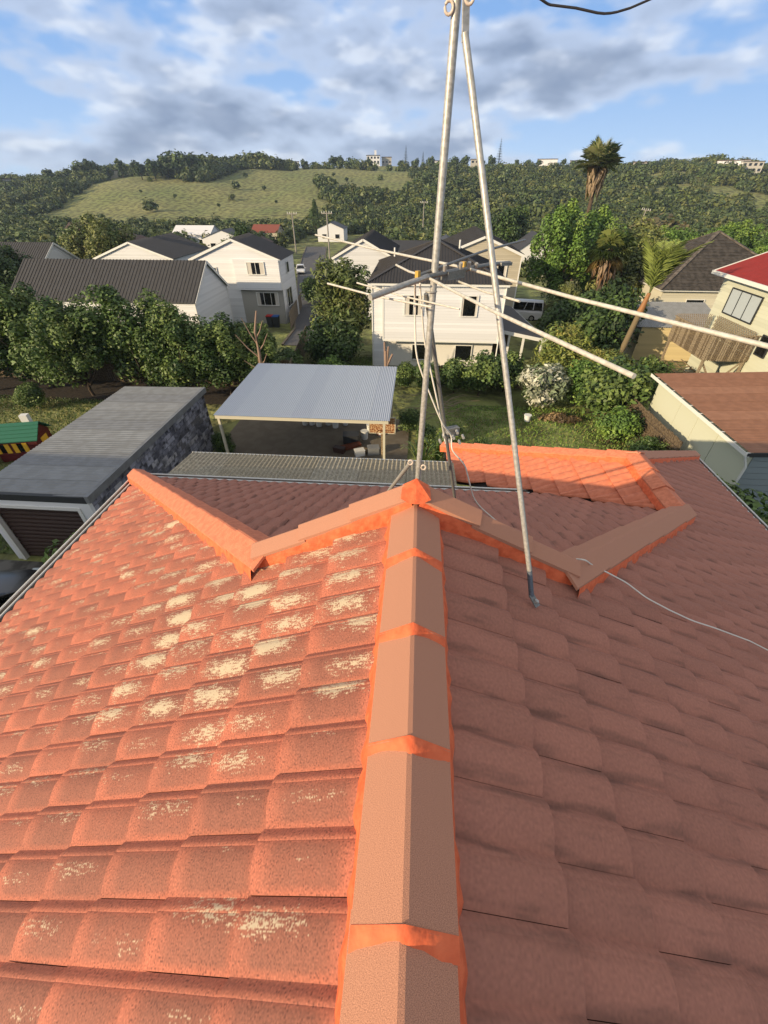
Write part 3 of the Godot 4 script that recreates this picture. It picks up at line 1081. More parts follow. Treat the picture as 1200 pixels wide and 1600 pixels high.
func build_block_garage():
	var t = thing("block_garage", Vector3(-10.8, 0, -12.8), "long grey-roofed garage with a stained white block side wall", "garage")
	var o = -t.position
	var x0 = -12.55
	var x1 = -9.12
	var z0 = -16.75
	var z1 = -8.95
	var base = -0.3
	var roof_y = 2.42
	# roof of low-ribbed steel, falling a little to the far left
	var n = 10
	for k in n:
		var a = lerpf(z1 + 0.1, z0 - 0.12, float(k) / n)
		var b = lerpf(z1 + 0.1, z0 - 0.12, (k + 1.0) / n)
		var q = Geo.new()
		corrugated(q, Vector3(x1 + 0.02, roof_y + 0.1, a) + o, Vector3(0, 0, b - a - 0.02), Vector3(x0 - x1 - 0.15, -0.06, 0), 0.13, 0.016, 6)
		part("roof_sheet", q, [M.steel_grey, M.steel_grey_b, M.steel_grey_c][k % 3], t)
	# barge flashings on the right and the front
	var fl = Geo.new()
	fl.box(Vector3(x1 - 0.02, roof_y - 0.1, z0 - 0.12) + o, Vector3(x1 + 0.10, roof_y + 0.125, z1 + 0.14) + o)
	part("flashing", fl, M.steel_flash, t)
	var ff = Geo.new()
	ff.box(Vector3(x0 - 0.15, roof_y - 0.12, z1 + 0.02) + o, Vector3(x1 - 0.03, roof_y + 0.09, z1 + 0.14) + o)
	part("fascia", ff, M.steel_dark, t)
	# side wall of single blocks with raked joints
	var side = Node3D.new()
	side.name = "block_wall"
	t.add_child(side)
	var bw = 0.39
	var bh = 0.19
	var mortar = Geo.new()
	mortar.box(Vector3(x1 - 0.17, base, z0) + o, Vector3(x1 - 0.012, roof_y - 0.12, z1) + o)
	part("mortar", mortar, M.mortar, side)
	var rows = int((roof_y - 0.1 - base) / 0.2)
	for r in rows:
		var y = roof_y - 0.12 - (r + 1) * 0.2
		var z = z1 - (0.2 if r % 2 else 0.0)
		if r % 2: block_piece(side, Vector3(x1, y, z1) + o, 0.19, bh)
		while z - bw > z0:
			block_piece(side, Vector3(x1, y, z) + o, bw, bh)
			z -= bw + 0.01
	# other walls
	var w = Geo.new()
	w.box(Vector3(x0, base, z0) + o, Vector3(x0 + 0.15, roof_y - 0.02, z1) + o)
	w.box(Vector3(x0 + 0.15, base, z0) + o, Vector3(x1 - 0.18, roof_y - 0.02, z0 + 0.15) + o)
	part("wall", w, M.stained_white, t)
	# front: jambs, head and a dark roller door of slats
	var fr = Geo.new()
	var dx0 = x0 + 0.25
	var dx1 = x1 - 0.42
	fr.box(Vector3(x0 - 0.02, base, z1) + o, Vector3(dx0, roof_y - 0.12, z1 + 0.12) + o)
	fr.box(Vector3(dx1, base, z1) + o, Vector3(x1, roof_y - 0.12, z1 + 0.12) + o)
	fr.box(Vector3(dx0, roof_y - 0.38, z1) + o, Vector3(dx1, roof_y - 0.12, z1 + 0.12) + o)
	part("door_frame", fr, M.white_boards, t)
	var tr = Geo.new()
	tr.box(Vector3(dx1 - 0.01, base, z1 + 0.12) + o, Vector3(dx1 + 0.1, roof_y - 0.3, z1 + 0.15) + o)
	tr.box(Vector3(dx0 - 0.1, base, z1 + 0.12) + o, Vector3(dx0 + 0.01, roof_y - 0.3, z1 + 0.15) + o)
	tr.box(Vector3(dx0 + 0.01, roof_y - 0.4, z1 + 0.12) + o, Vector3(dx1 - 0.01, roof_y - 0.3, z1 + 0.15) + o)
	part("architrave", tr, M.white_paint, t)
	var dr = Node3D.new()
	dr.name = "roller_door"
	t.add_child(dr)
	var y = base
	while y < roof_y - 0.42:
		var q = Geo.new()
		var p = []
		for e in [[0.0, 0.0], [0.03, 0.035], [0.09, 0.045], [0.13, 0.03], [0.155, 0.0]]:
			p.append([y + e[0], z1 - 0.06 + e[1]])
		for k in p.size() - 1:
			q.quad(Vector3(dx0, p[k][0], p[k][1]) + o, Vector3(dx1, p[k][0], p[k][1]) + o, Vector3(dx1, p[k + 1][0], p[k + 1][1]) + o, Vector3(dx0, p[k + 1][0], p[k + 1][1]) + o)
		part("slat", q, M.door_brown, dr)
		y += 0.158

var block_meshes := {}
func block_piece(side: Node3D, at: Vector3, w: float, h: float):
	if not block_meshes.has(w):
		var q = Geo.new()
		var b = 0.008
		# bevelled outer face
		var f = [Vector3(-0.01, 0, 0), Vector3(-0.01, 0, -w), Vector3(-0.01, h, -w), Vector3(-0.01, h, 0)]
		var g = [Vector3(0.0, b, -b), Vector3(0.0, b, -w + b), Vector3(0.0, h - b, -w + b), Vector3(0.0, h - b, -b)]
		q.quad(g[0], g[1], g[2], g[3])
		for k in 4: q.quad(f[k], f[(k + 1) % 4], g[(k + 1) % 4], g[k])
		for k in 4: q.quad(f[k] - Vector3(0.05, 0, 0), f[(k + 1) % 4] - Vector3(0.05, 0, 0), f[(k + 1) % 4], f[k])
		block_meshes[w] = q.mesh()
	var o = part("block", block_meshes[w], [M.block_a, M.block_b, M.block_a, M.block_c][rng.randi() % 4], side)
	o.position = at + Vector3(rng.randf_range(-0.003, 0.002), 0, 0)

func build_carport():
	var t = thing("carport", Vector3(-4.3, 0, -17.2), "open carport with a pale corrugated iron roof on white posts", "carport")
	var o = -t.position
	var x0 = -7.72
	var x1 = -0.92
	var zn = -14.45
	var zf = -20.15
	var n = 9
	for k in n:
		var a = lerpf(x0, x1, float(k) / n)
		var b = lerpf(x0, x1, (k + 1.0) / n)
		var q = Geo.new()
		corrugated(q, Vector3(a, 2.42, zn) + o, Vector3(b - a + 0.02, 0, 0), Vector3(0, 0.08, zf - zn), 0.076, 0.028, 6)
		part("roof_sheet", q, M.zinc if k % 4 else M.zinc_b, t)
	var bm = Geo.new()
	bm.box(Vector3(x0 + 0.03, 2.26, zn - 0.09) + o, Vector3(x1 - 0.03, 2.40, zn - 0.04) + o)
	bm.box(Vector3(x0 + 0.03, 2.30, zf + 0.1) + o, Vector3(x1 - 0.03, 2.46, zf + 0.15) + o)
	bm.box(Vector3(x0 + 0.03, 2.28, (zn + zf) * 0.5) + o, Vector3(x1 - 0.03, 2.43, (zn + zf) * 0.5 + 0.05) + o)
	part("beam", bm, M.cream_beam, t)
	for x in [x0 + 0.12, x1 - 0.2]:
		for z in [zn - 0.14, zf + 0.25]:
			var p = Geo.new()
			p.box(Vector3(x - 0.045, -0.4, z - 0.045) + o, Vector3(x + 0.045, 2.28 if z > -18.0 else 2.32, z + 0.045) + o)
			part("post", p, M.cream_beam, t)
	# basketball board on its own post
	var bb = thing("basketball_hoop", Vector3(-1.25, 0, -15.5), "rusty plywood basketball backboard on a timber post before the carport", "basketball hoop")
	var pq = Geo.new()
	pq.box(Vector3(-0.06, -0.3, -0.06), Vector3(0.06, 2.0, 0.06))
	part("post", pq, M.pale_timber, bb)
	var bq = Geo.new()
	bq.box(Vector3(-0.52, 1.42, 0.065), Vector3(0.5, 2.08, 0.1))
	part("backboard", bq, M.rusty_ply, bb)
	var bf = Geo.new()
	bf.box(Vector3(-0.54, 2.08, 0.06), Vector3(0.52, 2.11, 0.11))
	bf.box(Vector3(-0.54, 1.39, 0.06), Vector3(0.52, 1.42, 0.11))
	bf.box(Vector3(-0.555, 1.39, 0.06), Vector3(-0.52, 2.11, 0.11))
	bf.box(Vector3(0.5, 1.39, 0.06), Vector3(0.535, 2.11, 0.11))
	part("board_frame", bf, M.cream_beam, bb)
	var rq = Geo.new()
	var pts = []
	for k in 17: pts.append(Vector3(0.22 * cos(TAU * k / 16.0), 1.55, 0.33 + 0.22 * sin(TAU * k / 16.0)))
	rq.tube(pts, 0.012, 6)
	part("rim", rq, M.rust, bb)
	# white buckets along the back of the yard, and a heap of tools and timber
	var proto: Node3D = null
	for p in [Vector2(-5.5, -19.2), Vector2(-5.15, -19.25), Vector2(-4.75, -19.1), Vector2(-4.3, -19.3), Vector2(-3.45, -19.35), Vector2(-2.1, -18.6), Vector2(-1.75, -18.9), Vector2(-1.55, -18.3), Vector2(-2.3, -17.9), Vector2(-3.9, -19.0)]:
		var y = ground_y(p.x, p.y) + 0.052
		if proto == null:
			proto = thing("bucket", Vector3(p.x, y, p.y), "white plastic bucket standing on the concrete under the carport", "bucket", "white buckets under the carport")
			var k = Geo.new()
			k.tube([Vector3(0, 0.0, 0), Vector3(0, 0.36, 0)], 0.13, 14, 1.18, true)
			part("body", k, M.white_plastic, proto)
			var rm = Geo.new()
			var ring = []
			for j in 15: ring.append(Vector3(0.158 * cos(TAU * j / 14.0), 0.355, 0.158 * sin(TAU * j / 14.0)))
			rm.tube(ring, 0.012, 5)
			part("rim", rm, M.white_plastic, proto)
			var hd = Geo.new()
			var arc = []
			for j in 9: arc.append(Vector3(0.16 * cos(PI * j / 8.0), 0.34 - 0.1 * sin(PI * j / 8.0), 0.06 + 0.1 * sin(PI * j / 8.0)))
			hd.tube(arc, 0.004, 4)
			part("handle", hd, M.galv, proto)
		else:
			copy_of(proto, Vector3(p.x, y, p.y), rng.randf() * TAU, Vector3.ONE * rng.randf_range(0.85, 1.15))
	var bx = 0
	for e in [["timber_offcut", "short orange timber offcut lying on the yard heap", -2.9, -16.9, 1.1, 0.16, 0.3, 0.5, "rust"], ["timber_offcut", "pale plank leaning on the yard heap", -2.2, -16.8, 0.9, 0.05, 0.25, -0.6, "pale_timber"], ["crate", "grey plastic crate on the yard heap", -1.75, -16.5, 0.5, 0.32, 0.36, 0.2, "steel_grey_b"], ["crate", "dark green crate behind the heap of timber", -2.9, -17.5, 0.7, 0.4, 0.5, 0.1, "steel_dark"], ["crate", "white foam box beside the heap of timber", -2.35, -16.3, 0.42, 0.25, 0.3, 0.4, "white_plastic"], ["toolbox", "brown toolbox at the foot of the yard heap", -3.3, -16.5, 0.5, 0.22, 0.26, -0.3, "door_brown"]]:
		var y = ground_y(e[2], e[3]) + 0.052
		var b = thing(e[0], Vector3(e[2], y, e[3]), e[1], "timber" if e[0] == "timber_offcut" else "box", "", e[7])
		var q = Geo.new()
		q.box(Vector3(-e[4] * 0.5, 0, -e[6] * 0.5), Vector3(e[4] * 0.5, e[5], e[6] * 0.5))
		part("body", q, M[e[8]], b)
		if e[0] != "timber_offcut":
			var rq2 = Geo.new()
			rq2.box(Vector3(-e[4] * 0.53, e[5], -e[6] * 0.53), Vector3(e[4] * 0.53, e[5] + 0.03, e[6] * 0.53))
			part("lid", rq2, M[e[8]], b)

func build_brown_garage():
	var t = thing("cream_garage", Vector3(13.8, 0, -16.4), "cream sheet-clad garage with a rust-brown ribbed roof and white gutter", "garage")
	var o = -t.position
	var x0 = 11.05
	var x1 = 17.5
	var z1 = -12.85
	var z0 = -20.1
	var n = 9
	for k in n:
		var a = lerpf(z1, z0, float(k) / n)
		var b = lerpf(z1, z0, (k + 1.0) / n)
		var q = Geo.new()
		corrugated(q, Vector3(x0, 2.5, a) + o, Vector3(0, 0, b - a - 0.02), Vector3(x1 - x0, 0.28, 0), 0.12, 0.02, 6)
		part("roof_sheet", q, M.rust_roof if k % 3 else M.rust_roof_b, t)
	var core = Geo.new()
	var wx = x0 + 0.32
	core.box(Vector3(wx, -0.6, z0 + 0.15) + o, Vector3(x1 - 0.2, 2.4, z1 - 0.15) + o)
	part("wall", core, M.grey_cladding, t)
	# big pale sheets on the side, with open seams between them
	var seams = [z1 - 0.15, -14.9, -16.35, -17.75, z0 + 0.15]
	for k in seams.size() - 1:
		var q = Geo.new()
		q.box(Vector3(wx - 0.03, -0.55, seams[k + 1] + 0.015) + o, Vector3(wx - 0.002, 2.38, seams[k] - 0.015) + o)
		part("side_sheet", q, M.pale_green, t)
	for y in range(12):
		var q = Geo.new()
		q.box(Vector3(wx, -0.5 + y * 0.24, z1 - 0.15) + o, Vector3(x1 - 0.3, -0.28 + y * 0.24, z1 - 0.125) + o)
		part("front_board", q, M.blue_grey, t)
	window(t, Vector3(14.3, 1.2, z1 - 0.12) + o, 1.3, 1.1, Vector3(0, 0, 1), 2)
	var g = Geo.new()
	g.box(Vector3(x0 - 0.11, 2.36, z0 - 0.05) + o, Vector3(x0 - 0.09, 2.49, z1 + 0.05) + o)
	g.box(Vector3(x0 - 0.09, 2.36, z0 - 0.05) + o, Vector3(x0 + 0.02, 2.375, z1 + 0.05) + o)
	part("gutter", g, M.white_paint, t)
	var z = z1
	while z > z0:
		var bq = Geo.new()
		bq.box(Vector3(x0 - 0.115, 2.485, z - 0.02) + o, Vector3(x0 + 0.03, 2.495, z + 0.02) + o)
		part("gutter_bracket", bq, M.white_paint, t)
		z -= 0.75
	var dp = Geo.new()
	dp.tube([Vector3(x0 - 0.05, 2.36, z1 - 0.05) + o, Vector3(x0 + 0.05, 2.15, z1 - 0.05) + o, Vector3(wx - 0.09, 1.9, z1 - 0.1) + o, Vector3(wx - 0.09, -0.3, z1 - 0.1) + o], 0.04, 8)
	part("downpipe", dp, M.white_paint, t)
	var bg = Geo.new()
	bg.bar(Vector3(x0 - 0.05, 2.42, z1 + 0.03) + o, Vector3(x1, 2.70, z1 + 0.03) + o, 0.03, 0.14)
	part("bargeboard", bg, M.steel_dark, t)

# hipped roof over a rectangle; ridge along z. Returns the roof part
func hip_roof(t: Node3D, x0: float, x1: float, z0: float, z1: float, eave: float, top: float, m: Material, ribs := true, ridge_z := true) -> MeshInstance3D:
	var q = Geo.new()
	var rb = Geo.new()
	var h = (x1 - x0) * 0.5
	var xm = (x0 + x1) * 0.5
	var a = Vector3(xm, top, z1 - h)
	var b = Vector3(xm, top, z0 + h)
	var A = Vector3(x0, eave, z1)
	var B = Vector3(x1, eave, z1)
	var C = Vector3(x1, eave, z0)
	var D = Vector3(x0, eave, z0)
	if b.z > a.z:
		var mid = (a + b) * 0.5
		a = mid; b = mid
	q.tri(A, B, a); q.quad(B, C, b, a); q.tri(C, D, b); q.quad(D, A, a, b)
	q.quad(D, C, B, A)
	var ro = part("roof", q, m, t)
	if ribs:
		# ribs on the near hip and the long slopes
		var n = int((x1 - x0) / 0.19)
		for k in n:
			var u = (k + 0.5) / n
			var e = A.lerp(B, u)
			var top_t = 1.0 - absf(u - 0.5) * 2.0
			var p = Vector3(e.x, lerpf(eave, top, top_t), lerpf(z1, a.z, top_t))
			rb.bar(e + Vector3.UP * 0.02, p + Vector3.UP * 0.02, 0.05, 0.045)
		for s in [0, 1]:
			var m2 = int((z1 - z0) / 0.5)
			for k in m2:
				var z = lerpf(z1, z0, (k + 0.5) / m2)
				var tt = clampf(minf((z1 - z) / h, (z - z0) / h), 0.0, 1.0)
				var ex = x0 if s == 0 else x1
				rb.bar(Vector3(ex, eave + 0.02, z), Vector3(lerpf(ex, xm, tt), lerpf(eave, top, tt) + 0.02, z), 0.05, 0.04)
		part("roof_ribs", rb, m, ro).set_meta("kind", "stuff")
	var cp = Geo.new()
	for e in [[A, a], [B, a], [C, b], [D, b], [a, b]]:
		if e[0].distance_to(e[1]) > 0.1: cp.bar(e[0] + Vector3.UP * 0.03, e[1] + Vector3.UP * 0.03, 0.22, 0.06)
	part("ridge_capping", cp, m, ro)
	return ro

func build_white_house():
	var t = thing("white_house", V(1.4, -9.3, -34.5), "white two-storey weatherboard house with a dark hipped iron roof beyond the carport", "house")
	var o = -t.position
	var zf = -30.0
	var base = RIDGE - 9.4
	var mid = RIDGE - 7.25
	var ev = RIDGE - 3.87
	# upper storey stands proud of the lower one on this side
	var core = Geo.new()
	core.box(Vector3(-2.3, mid, -39.0) + o, Vector3(5.42, ev, zf) + o)
	core.box(Vector3(-3.05, base, -39.0) + o, Vector3(-2.3, ev, zf - 0.55) + o)
	part("wall", core, M.white_boards, t)
	var lower = Geo.new()
	lower.box(Vector3(-2.3, base, -39.0) + o, Vector3(5.3, mid, zf - 0.75) + o)
	part("lower_wall", lower, M.white_render, t)
	var q = Geo.new()
	boards(q, Vector3(-2.3, 0, zf) + o, Vector3(5.42, 0, zf) + o, mid + o.y, ev + o.y, 0.17)
	boards(q, Vector3(-3.05, 0, zf - 0.55) + o, Vector3(-2.3, 0, zf - 0.55) + o, base + o.y, ev + o.y, 0.17)
	boards(q, Vector3(5.42, 0, zf) + o, Vector3(5.42, 0, -39.0) + o, mid + o.y, ev + o.y, 0.17)
	boards(q, Vector3(-2.3, 0, zf - 0.55) + o, Vector3(-2.3, 0, zf) + o, mid + o.y, ev + o.y, 0.17)
	part("weatherboards", q, M.white_boards, t).set_meta("kind", "stuff")
	var tr = Geo.new()
	tr.box(Vector3(-2.36, mid - 0.1, zf - 0.02) + o, Vector3(5.48, mid + 0.02, zf + 0.04) + o)
	for x in [-2.33, 5.43]: tr.box(Vector3(x - 0.05, mid, zf - 0.02) + o, Vector3(x + 0.05, ev, zf + 0.045) + o)
	part("trim", tr, M.white_paint, t)
	window(t, Vector3(-0.32, RIDGE - 5.05, zf) + o, 1.15, 1.15, Vector3(0, 0, 1), 2, null, null, 0.5)
	window(t, Vector3(3.3, RIDGE - 5.05, zf) + o, 0.98, 1.18, Vector3(0, 0, 1), 1, null, null, 0.2)
	window(t, Vector3(0.35, RIDGE - 8.25, zf - 0.75) + o, 1.3, 1.0, Vector3(0, 0, 1), 1)
	window(t, Vector3(3.3, RIDGE - 8.25, zf - 0.75) + o, 1.1, 1.0, Vector3(0, 0, 1), 1)
	var fq = Geo.new()
	fq.box(Vector3(-3.3, ev - 0.02, -39.3) + o, Vector3(5.65, ev + 0.12, zf + 0.25) + o)
	part("fascia", fq, M.white_paint, t)
	var ro = hip_roof(t, -3.35 + o.x, 5.7 + o.x, -39.4 + o.z, zf + 0.3 + o.z, ev + 0.13 + o.y, ev + 2.0 + o.y, M.dark_roof)
	for p in [Vector3(2.7, ev + 1.45, -35.0), Vector3(-1.9, ev + 0.9, -35.5)]:
		var vq = Geo.new()
		vq.tube([p + o, p + o + Vector3(0, 0.55, 0)], 0.06, 8)
		part("vent_pipe", vq, M.white_paint, ro)
	for x in [-3.1, 5.5]:
		var dp = Geo.new()
		dp.tube([Vector3(x, ev, zf + (0.05 if x > 0 else -0.5)) + o, Vector3(x, base + 0.2, zf + (0.05 if x > 0 else -0.5)) + o], 0.045, 8)
		part("downpipe", dp, M.white_paint, t)
	# lean-to on the right: dark roof, white fascia and posts
	var lq = Geo.new()
	roof_slab(lq, Vector3(5.46, ev - 2.75, zf - 0.9) + o, Vector3(8.85, ev - 3.35, zf - 0.9) + o, Vector3(7.3, ev - 2.55, zf - 6.6) + o, Vector3(5.46, ev - 2.1, zf - 6.6) + o, 0.05)
	part("lean_to_roof", lq, M.dark_roof, t)
	var lf = Geo.new()
	lf.bar(Vector3(5.46, ev - 2.88, zf - 0.85) + o, Vector3(8.9, ev - 3.49, zf - 0.85) + o, 0.05, 0.22)
	lf.bar(Vector3(8.9, ev - 3.46, zf - 0.87) + o, Vector3(7.32, ev - 2.66, zf - 6.6) + o, 0.05, 0.18)
	part("lean_to_fascia", lf, M.white_paint, t)
	for x in [6.4, 7.4, 8.7]:
		var pq = Geo.new()
		pq.box(Vector3(x - 0.07, base, zf - 1.05) + o, Vector3(x + 0.07, ev - 2.95 - (x - 5.46) * 0.177, zf - 0.91) + o)
		part("post", pq, M.white_paint, t)
	var dk = Geo.new()
	dk.box(Vector3(5.46, base, zf - 6.5) + o, Vector3(7.0, ev - 2.75, zf - 4.0) + o)
	part("lean_to_wall", dk, M.grey_timber, t)

func build_other_houses():
	var R = RIDGE
	# long low house behind the hedge of trees
	var a = gable_house("long_roof_house", "low white house with one long dark corrugated roof behind the row of trees", -34.0, -18.2, -43.0, -36.0, R - 9.8, R - 6.3, R - 3.95, true, M.white_boards, M.charcoal_iron)
	# tall white gabled house beside the road
	var b = gable_house("gabled_house", "tall white gabled house with wheelie bins beside the road", -21.9, -13.4, -50.2, -45.0, R - 10.4, R - 4.45, R - 2.85, false, M.white_boards, M.slate_roof)
	var bo = -b.position
	# a step in its front wall
	var st = Geo.new()
	st.box(Vector3(-17.75, R - 7.0, -45.0) + bo, Vector3(-13.35, R - 4.55, -44.6) + bo)
	part("front_bay", st, M.white_boards, b)
	var sb = Geo.new()
	boards(sb, Vector3(-17.75, 0, -44.6) + bo, Vector3(-13.35, 0, -44.6) + bo, R - 7.0 + bo.y, R - 4.4 + bo.y, 0.17)
	part("bay_boards", sb, M.white_boards, b).set_meta("kind", "stuff")
	window(b, Vector3(-15.6, R - 5.15, -44.58) + bo, 1.6, 0.95, Vector3(0, 0, 1), 2, M.white_paint, null, 0.5)
	window(b, Vector3(-15.0, R - 7.85, -44.97) + bo, 2.1, 1.1, Vector3(0, 0, 1), 3, M.white_paint, M.glass, 0.3)
	window(b, Vector3(-13.37, R - 5.4, -47.5) + bo, 0.8, 0.9, Vector3(1, 0, 0), 1)
	window(b, Vector3(-13.37, R - 8.0, -47.0) + bo, 1.8, 1.6, Vector3(1, 0, 0), 2)
	window(b, Vector3(-20.0, R - 5.6, -44.97) + bo, 0.7, 0.8, Vector3(0, 0, 1), 1)
	var pb = Geo.new()
	pb.box(Vector3(-17.6, R - 10.4, -45.0) + bo, Vector3(-13.4, R - 7.02, -44.95) + bo)
	part("porch_wall", pb, M.stucco, b)  # grey panel, shade of the recess put into its colour
	for p in [[Vector3(-14.6, R - 10.0, -43.4), "red"], [Vector3(-13.95, R - 10.0, -43.3), "blue"]]:
		var wb = thing("wheelie_bin", Vector3(p[0].x, ground_y(0, p[0].z), p[0].z), "%s-lidded wheelie bin in front of the tall gabled house" % p[1], "bin")
		var q = Geo.new()
		q.block([Vector3(-0.22, 0, 0.25), Vector3(0.22, 0, 0.25), Vector3(0.22, 0, -0.25), Vector3(-0.22, 0, -0.25), Vector3(-0.29, 1.0, 0.33), Vector3(0.29, 1.0, 0.33), Vector3(0.29, 1.0, -0.33), Vector3(-0.29, 1.0, -0.33)])
		part("body", q, M.steel_dark, wb)
		var lq = Geo.new()
		lq.box(Vector3(-0.31, 1.0, -0.35), Vector3(0.31, 1.07, 0.36))
		part("lid", lq, M.bin_red if p[1] == "red" else M.bin_blue, wb)
	var c = gable_house("gabled_house", "white gabled house whose dark roof peeps over the long corrugated roof", -40.6, -30.7, -69.0, -58.0, R - 11.5, R - 6.15, R - 4.45, false, M.white_boards_b, M.slate_roof)
	window(c, Vector3(-33.2, R - 7.0, -57.95) - c.position, 1.4, 0.9, Vector3(0, 0, 1), 2)
	var d = gable_house("gabled_house", "pale gabled house between the road and the white hipped house", -8.6, -2.7, -58.0, -48.0, R - 11.0, R - 4.55, R - 3.05, false, M.white_boards_b, M.slate_roof)
	window(d, Vector3(-4.0, R - 6.6, -47.95) - d.position, 0.9, 1.0, Vector3(0, 0, 1), 1)
	var e = gable_house("gabled_house", "beige gabled house standing behind the right side of the white hipped house", 2.15, 9.15, -55.0, -45.0, R - 10.8, R - 3.85, R - 2.5, false, M.beige_boards, M.slate_roof)
	window(e, Vector3(7.45, R - 5.05, -44.95) - e.position, 0.95, 1.3, Vector3(0, 0, 1), 1, null, M.glass, 0.4)
	# further gables down the valley
	var far = [
		[-41.0, -47.5, -73.0, 3.0, 1.6, "stucco", "slate_roof", "low house with a grey roof left of the hedge"],
		[-68.0, -58.0, -100.0, 3.4, 1.8, "white_boards_b", "brown_roof", "white house under a brown roof deep in the valley trees"],
		[-84.0, -73.0, -118.0, 3.4, 1.9, "beige_boards", "brown_roof", "beige house under a brown roof deep in the valley trees"],
		[-71.0, -60.0, -138.0, 3.4, 1.8, "white_boards_b", "white_roof", "house with a bright white roof in the valley"],
		[-58.0, -47.0, -128.0, 3.2, 1.8, "white_boards_b", "slate_roof", "white house with a steep grey roof in the valley"],
		[-52.0, -44.0, -150.0, 3.2, 1.7, "beige_boards", "brick_roof", "house with a brick-red roof in the valley"],
		[-44.0, -36.5, -112.0, 3.2, 1.6, "stucco", "brown_roof", "low house with a wide brown roof beside the far road"],
		[-33.5, -25.0, -160.0, 3.6, 1.6, "white_boards_b", "slate_roof", "white house at the end of the road"],
		[-6.0, 2.0, -84.0, 3.6, 1.9, "stucco", "slate_roof", "grey-roofed house behind the pale gabled house"],
		[1.5, 9.0, -100.0, 3.8, 1.9, "teal_wall", "slate_roof", "teal-walled house behind the white hipped house"],
		[7.5, 17.5, -112.0, 3.8, 2.0, "white_boards_b", "brown_roof", "white house with a broad brown roof behind the masts"],
		[18.0, 25.0, -92.0, 4.2, 2.4, "white_boards_b", "slate_roof", "steep white gable with a chimney by the green tree"],
		[-112.0, -100.0, -150.0, 3.4, 1.8, "beige_boards", "brown_roof", "brown-roofed house on the far left of the valley"]]
	for f in far:
		var z: float = f[2]
		var gy = ground_y(0, z)
		var h = gable_house("valley_house", f[7], minf(f[0], f[1]), maxf(f[0], f[1]), z - 8.0, z, gy - 0.3, gy + f[3], gy + f[3] + f[4], int(absf(z)) % 3 == 0, M[f[5]], M[f[6]], 0.2, false)
		for s in [-0.25, 0.25]:
			window(h, Vector3((maxf(f[0], f[1]) - minf(f[0], f[1])) * s, 1.9, 4.02), 1.3, 1.1, Vector3(0, 0, 1), 1)
		if z == -92.0:
			var ch = Geo.new()
			ch.box(Vector3(1.2, 4.5, -2.0), Vector3(1.9, 7.6, -1.4))
			part("chimney", ch, M.grey_cladding, h)
	var lh = gable_house("gabled_house", "small grey-roofed house at the left edge behind the trees", -53.5, -45.6, -62.0, -54.0, R - 12.0, R - 7.0, R - 4.6, true, M.white_boards_b, M.charcoal_iron)

